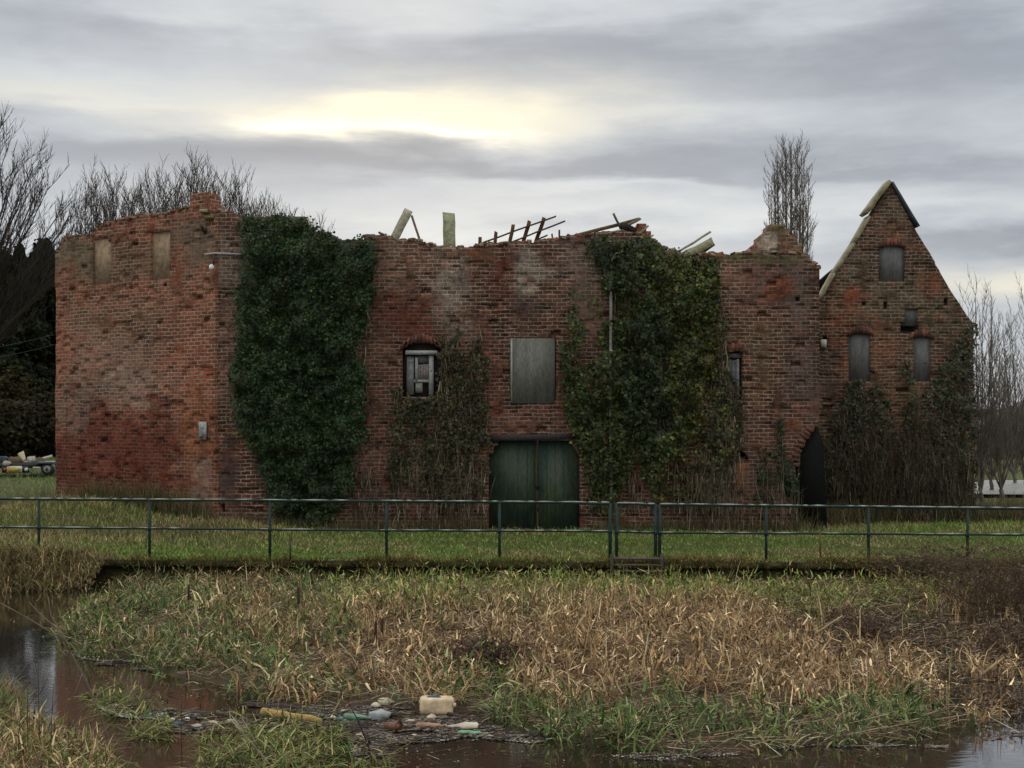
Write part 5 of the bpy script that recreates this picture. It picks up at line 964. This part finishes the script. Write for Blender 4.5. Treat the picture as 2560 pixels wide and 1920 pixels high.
# floating scum and twigs
def scum(name, poly, n, lab, cols, wts, s=(.01,.05), seed=1):
    x, y, px, py = mask_pts(poly, n, WZ, 10, seed); ok = fbm(x*2.2, y*5, 0, seed+3) > .49; x, y = x[ok], y[ok]; n = len(x); sz = RNG.uniform(*s, n); a = RNG.uniform(0, 6.28, n); mb = MB(); vv = []
    for k in range(5):
        r = sz*RNG.uniform(.5, 1, n); vv.append(np.stack([x+np.cos(a+k*1.256)*r, y+np.sin(a+k*1.256)*r*.6, WZ+.006+RNG.uniform(0, .012, n)], -1))
    v = np.stack(vv, 1).reshape(-1, 3); f = np.arange(n)[:, None]*5+np.arange(5)[None]; c = pick(cols, wts, n); mb.addn(v, f, np.repeat(c, 5, 0))
    m = n//16; i = RNG.integers(0, n, m); an = RNG.normal(0, .5, m); ln = RNG.uniform(.03, .22, m); p0 = np.stack([x[i], y[i], x[i]*0+WZ+.012], -1); p1 = p0+np.stack([np.cos(an)*ln, np.sin(an)*ln, RNG.uniform(0, .02, m)], -1)
    mb.segs(p0, p1, RNG.uniform(.003,.008,m), RNG.uniform(.002,.006,m), pick([(.10,.07,.05),(.25,.19,.13),(.05,.035,.03)], (3,1,3), m), 4); return tag(mb.build(name, CHIP), lab, 'debris', None, 'stuff')
SC = [(.13,.115,.10),(.22,.20,.175),(.07,.055,.045),(.36,.33,.29)]
scum('floating_debris', [(330,1540),(480,1535),(520,1515),(760,1525),(900,1530),(1010,1545),(1090,1575),(1200,1600),(1160,1610),(1000,1600),(840,1612),(830,1659),(770,1660),(740,1590),(560,1575),(420,1590),(330,1575)], 17000, 'grey mat of twigs and scum floating around the plastic litter', SC, (4,4,4,1), (.006,.034))
scum('floating_debris', [(1080,1588),(1200,1602),(1330,1624),(1450,1632),(1600,1622),(1700,1610),(1860,1606),(2050,1612),(2050,1618),(1860,1616),(1700,1624),(1560,1640),(1430,1646),(1300,1634),(1180,1612),(1080,1600)], 3600, 'thin pale line of froth along the front of the reed bed', [(.55,.53,.48),(.34,.32,.28),(.16,.14,.12)], (3,3,2), (.004,.018), 5)
scum('floating_debris', [(200,1525),(290,1530),(370,1545),(350,1560),(250,1550)], 1800, 'pale flecks of froth beside the left sedge clump', [(.5,.52,.52),(.3,.28,.25)], (2,2), (.01,.03), 7)
scum('floating_debris', [(130,1410),(330,1435),(330,1455),(200,1440)], 1500, 'pale scum against the left tip of the reed bed', SC, (3,3,2,2), (.01,.035), 8)
scum('floating_debris', [(1650,1330),(2212,1320),(2212,1640),(2090,1600),(2080,1500),(1800,1440)], 5000, 'brown plant debris floating on the wet ground at the right', [(.12,.08,.05),(.24,.17,.11),(.06,.04,.03),(.42,.36,.28)], (4,3,4,1), (.01,.05), 9)
for k_, (pl_, n_, lab_) in enumerate([([(120,1430),(480,1500),(560,1530),(330,1560),(120,1500)], 260, 'thin scatter of leaves and froth on the left open water'), ([(850,1600),(1200,1620),(1450,1650),(2000,1625),(2000,1665),(850,1665)], 420, 'thin scatter of leaves and froth on the open water along the bottom edge'), ([(0,1240),(260,1240),(150,1420),(0,1420)], 320, 'flecks floating on the dark water below the left tussocks')]): scum('floating_debris', pl_, n_, lab_, [(.28,.25,.2),(.14,.09,.05),(.2,.17,.09)], (1,3,2), (.005,.022), 31+k_)
# logs
def log(dx0, dy0, dx1, dy1, r, col, label, name='driftwood'):
    a = G(dx0, dy0, WZ); b = G(dx1, dy1, WZ); a[2] += r*.5; b[2] += r*.5; pts = []; n = 7
    for k in range(n): t = k/(n-1); pts.append(a*(1-t)+b*t+np.array([0, random.gauss(0, r*.3), random.gauss(0, r*.15)]))
    mb = MB(); mb.tube(pts, [r*random.uniform(.75, 1.1) for _ in range(n-1)]+[r*.6], 9, col); return tag(mb.build(name, WOOD, None, True), label, 'driftwood', 'driftwood in the litter')
log(568,1541,692,1564,.042,(.42,.29,.10),'yellowish rough log floating left of the blue plastic')
log(520,1524,700,1538,.03,(.06,.045,.04),'dark branch floating above the yellowish log')
log(560,1556,620,1566,.05,(.035,.025,.02),'black waterlogged stump under the yellowish log')
log(860,1520,1050,1560,.02,(.07,.05,.045),'thin dark branch floating below the pale block')
log(730,1572,880,1578,.018,(.06,.04,.035),'thin dark stick in front of the blue plastic')
log(330,1536,560,1550,.022,(.08,.065,.055),'long dark branch at the left of the litter mat')
# plastic litter
def lathe_at(name, dx, dy, az, prof, cols, label, cat='bottle', tilt=0.0, mat=PLASTIC, up=.0, flatz=1.0, parts=None):
    c = G(dx, dy, WZ); d_ = np.array([math.cos(az)*math.cos(tilt), math.sin(az)*math.cos(tilt), math.sin(tilt)]); L_ = prof[-1][0]; root = None
    c = c+np.array([0,0,max(r for _, r in prof)*.55*flatz+up])
    root = empty(name, c, label, cat) if parts else None
    def mk(pr, col, nm, par):
        mb = MB(); mb.tube([c+d_*(t-L_/2)+np.array([random.gauss(0,.002),0,random.gauss(0,.002)]) for t, _ in pr], [r for _, r in pr], 14, col); v = mb.v[0]; v[:, 2] = c[2]+(v[:, 2]-c[2])*flatz; return mb.build(nm, mat, par, True)
    if not parts: return tag(mk(prof, cols, name, None), label, cat)
    mk(prof, cols, 'bottle_body', root)
    for nm, pr, col in parts: mk(pr, col, nm, root)
# white jerrycan
def jerry(dx, dy, label):
    c = G(dx, dy, WZ); root = empty('plastic_canister', c, label, 'canister'); w, d_, h = .345, .2, .16; v = []; f = []; n = 20; m = 6
    prof = [(-.5,.80),(-.42,.95),(-.2,1.),(.25,1.),(.42,.95),(.5,.82)]
    for zz, s in prof:
        for k in range(n):
            a = 2*math.pi*k/n; ca_, sa_ = math.cos(a), math.sin(a); e = .38; x_ = math.copysign(abs(ca_)**e, ca_)*w/2*(1-(1-s)*.4); y_ = math.copysign(abs(sa_)**e, sa_)*d_/2*s; dent = .008*math.sin(5*a+zz*6)
            v.append((x_+dent, y_+dent, zz*h+.02*x_))
    for i in range(m-1):
        for k in range(n): f.append((i*n+k, i*n+(k+1)%n, (i+1)*n+(k+1)%n, (i+1)*n+k))
    f.append(tuple(range(n))[::-1]); f.append(tuple((m-1)*n+k for k in range(n))); a = .12; v = np.array(v); v = v @ np.array([[1,0,-.03],[0,1,0],[.03,0,1]]) + c + np.array([0,.05,.075])
    mb = MB(); mb.add(v, f, (.72,.56,.36)); mb.build('canister_body', PLASTIC, root, True)
    mb = MB(); q = c+np.array([-.03,.04,.15]); mb.tube([q+np.array([-.07,0,0]), q+np.array([-.05,0,.012]), q+np.array([.05,0,.012]), q+np.array([.07,0,0])], .011, 8, (.06,.10,.28)); mb.build('handle', PLASTIC, root, True)
    mb = MB(); q = c+np.array([.17,-.02,.09]); mb.tube([q, q+np.array([.03,0,.0])], .022, 12, (.66,.54,.38)); mb.build('cap', PLASTIC, root, True)
jerry(943, 1541, 'cream plastic canister lying on its side, largest piece of litter')
def pl(name, dx, dy, s, col, lab, seed, flat=.6, cat='plastic litter', up=0):
    c = G(dx, dy, WZ); px = proj(c+np.array([0,0,s*flat*.55+up])); return lump(name, px[0], px[1], c[1], s, col, lab, seed, PLASTIC, flat, cat)
pl('plastic_bag', 832, 1523, .085, (.62,.56,.40), 'crumpled cream plastic bag left of the canister', 11, .62)
pl('plastic_bag', 811, 1529, .05, (.62,.58,.42), 'small cream plastic scrap left of the crumpled cream bag', 13, .7)
pl('plastic_bag', 822, 1552, .11, (.34,.37,.37), 'grey translucent plastic bag between the cream bag and the green bottle', 15, .5)
pl('foam_block', 932, 1553, .05, (.6,.5,.36), 'small cream foam lump resting against the front of the canister', 17, .6, 'foam')
pl('foam_block', 793, 1520, .05, (.55,.48,.35), 'flat cream flake at the back of the litter', 19, .2, 'foam')
pl('foam_block', 757, 1520, .07, (.55,.45,.33), 'thin pale flake lying left of the cream scrap', 20, .12, 'foam')
pl('plastic_bag', 734, 1557, .045, (.12,.22,.33), 'small blue plastic scrap in the middle of the litter', 21, .6)
pl('plastic_bag', 720, 1553, .035, (.55,.46,.3), 'small yellowish scrap touching the blue one', 22, .7)
pl('plastic_bag', 385, 1567, .05, (.05,.12,.24), 'dark blue plastic scrap at the left of the litter mat', 23, .5)
pl('foam_block', 372, 1556, .03, (.7,.72,.72), 'small white flake behind the dark blue scrap', 24, .5, 'foam')
pl('plastic_bag', 425, 1572, .06, (.38,.38,.36), 'pale grey crumpled scrap right of the dark blue one', 25, .4)
pl('foam_block', 460, 1562, .07, (.55,.40,.30), 'pinkish pale flake in the left part of the litter mat', 26, .2, 'foam')
pl('foam_block', 597, 1482+30-14, .05, (.5,.5,.36), 'pale yellow flake on the reed margin above the litter', 27, .4, 'foam')
pl('foam_block', 645, 1575, .03, (.5,.4,.3), 'tiny pale flake in front of the yellowish log', 28, .5, 'foam')
pl('foam_block', 30, 1236, .05, (.5,.48,.36), 'tiny pale flake at the water edge under the left tussock', 29, .7, 'foam')
for k_, (dx, dy, sz_, c_, l_) in enumerate([(345,1548,.04,(.5,.47,.4),'small pale scrap at the far left of the litter mat'),(405,1553,.03,(.6,.6,.58),'tiny white scrap between the blue scrap and the grey one'),(500,1560,.05,(.42,.36,.27),'dull cream flake just left of the yellowish log'),(655,1530,.04,(.45,.38,.28),'dull cream flake above the middle of the yellowish log'),
        (700,1535,.05,(.30,.27,.22),'grey-brown lump right behind the log end'),(745,1538,.04,(.42,.40,.34),'small grey flake behind the blue scrap'),(775,1590,.04,(.5,.42,.3),'small cream flake in front of the greenish bottle'),(888,1560,.045,(.5,.40,.27),'small cream flake between the pot and the canister'),(895,1590,.03,(.55,.5,.42),'tiny pale flake right of the pot mouth'),(250,1528,.05,(.5,.46,.36),'pale flake beside the left sedge clump'),(1060,1592,.035,(.45,.42,.33),'small pale flake at the right tip of the litter mat')]):
    pl('foam_block', dx, dy, sz_, c_, l_, 60+k_, .4, 'foam')
BP = [(0,.02),(.01,.036),(.12,.037),(.17,.03),(.21,.014),(.235,.013)]
lathe_at('plastic_bottle', 770, 1553, R(-8), [(0,.02),(.01,.032),(.14,.033),(.2,.018),(.26,.01)], (.16,.30,.2), 'long greenish plastic bottle behind the brown pot', parts=[('cap', [(.262,.012),(.28,.012)], (.3,.3,.28))])
lathe_at('plastic_bottle', 1000, 1575, R(178), [(0,.03),(.01,.042),(.12,.043),(.20,.028),(.27,.013),(.29,.013)], (.58,.50,.40), 'dirty white bottle lying at the right end of the litter', parts=[('cap', [(.292,.015),(.31,.015)], (.45,.25,.18))])
lathe_at('plastic_bottle', 1025, 1586, R(-6), [(0,.02),(.01,.036),(.10,.038),(.22,.022),(.30,.010),(.32,.010)], (.15,.36,.18), 'bright green plastic bottle half sunk at the right end of the litter', flatz=.6, parts=[('cap', [(.322,.012),(.34,.012)], (.4,.32,.16))])
lathe_at('plastic_bottle', 925, 1572, R(-10), [(0,.01),(.02,.03),(.12,.034),(.22,.026),(.26,.012)], (.36,.20,.13), 'muddy brown bottle between the pot and the white bottle', parts=[('cap', [(.262,.014),(.28,.014)], (.3,.15,.1))])
# open brown pot, mouth to the viewer
c = G(848, 1580, WZ)+np.array([0,0,.05]); root = empty('flower_pot', c, 'open brown plastic pot lying with its round mouth towards the viewer', 'pot'); mb = MB(); dd = np.array([.75,-.55,.05])
mb.tube([c-dd*.09, c-dd*.088, c+dd*.07, c+dd*.075, c+dd*.068, c-dd*.06], [.001,.035,.052,.055,.048,.03], 16, (.17,.075,.05), False); mb.build('pot_body', PLASTIC, root, True)
mb = MB(); mb.tube([c+dd*.068, c+dd*.084], [.057,.057], 16, (.20,.09,.06), False); mb.build('rim', PLASTIC, root, True)
# two scraps and a fallen timber on the rough grass left
for k, (dx, dy, lab) in enumerate([(152,1145-5,'left one of two small white scraps in the grass near the left rail post'),(164,1144-5,'right one of two small white scraps in the grass near the left rail post')]):
    c = G(dx, dy, .03); lump('paper_scrap', *proj(c), c[1], .07, (.6,.6,.55), lab, 40+k, PLASTIC, .5, 'litter', 'white scraps in the grass')
mb = MB(); a = G(190,1128,.08); b = G(262,1128,.10); mb.beam(a, b, .09, .1, (.10,.075,.045), .03); tag(mb.build('fallen_timber', WOOD), 'dark timber lying in the rough grass before the left wall', 'timber')
mb = MB(); a = G(298,1124,.10); b = G(335,1118,.18); mb.beam(a, b, .1, .12, (.07,.05,.03), .04); mb.beam(b, b+np.array([-.2,.3,.1]), .08, .08, (.07,.05,.03), .03); tag(mb.build('fallen_timber', WOOD), 'short dark broken timber beside the longer one in the rough grass', 'timber')
mb = MB(); c = G(395, 1118, .12); mb.add([c+np.array(q) for q in [(-.28,-.1,.0),(.15,-.2,-.04),(.4,.2,.06),(-.1,.3,.10),(-.28,-.1,-.03),(.15,-.2,-.07),(.4,.2,.03),(-.1,.3,.07)]], [(0,1,2,3),(7,6,5,4),(0,4,5,1),(1,5,6,2),(2,6,7,3),(3,7,4,0)], (.20,.24,.13)); tag(mb.build('stone_slab', RUBBLE), 'flat mossy slab in the grass at the foot of the wall corner', 'slab')
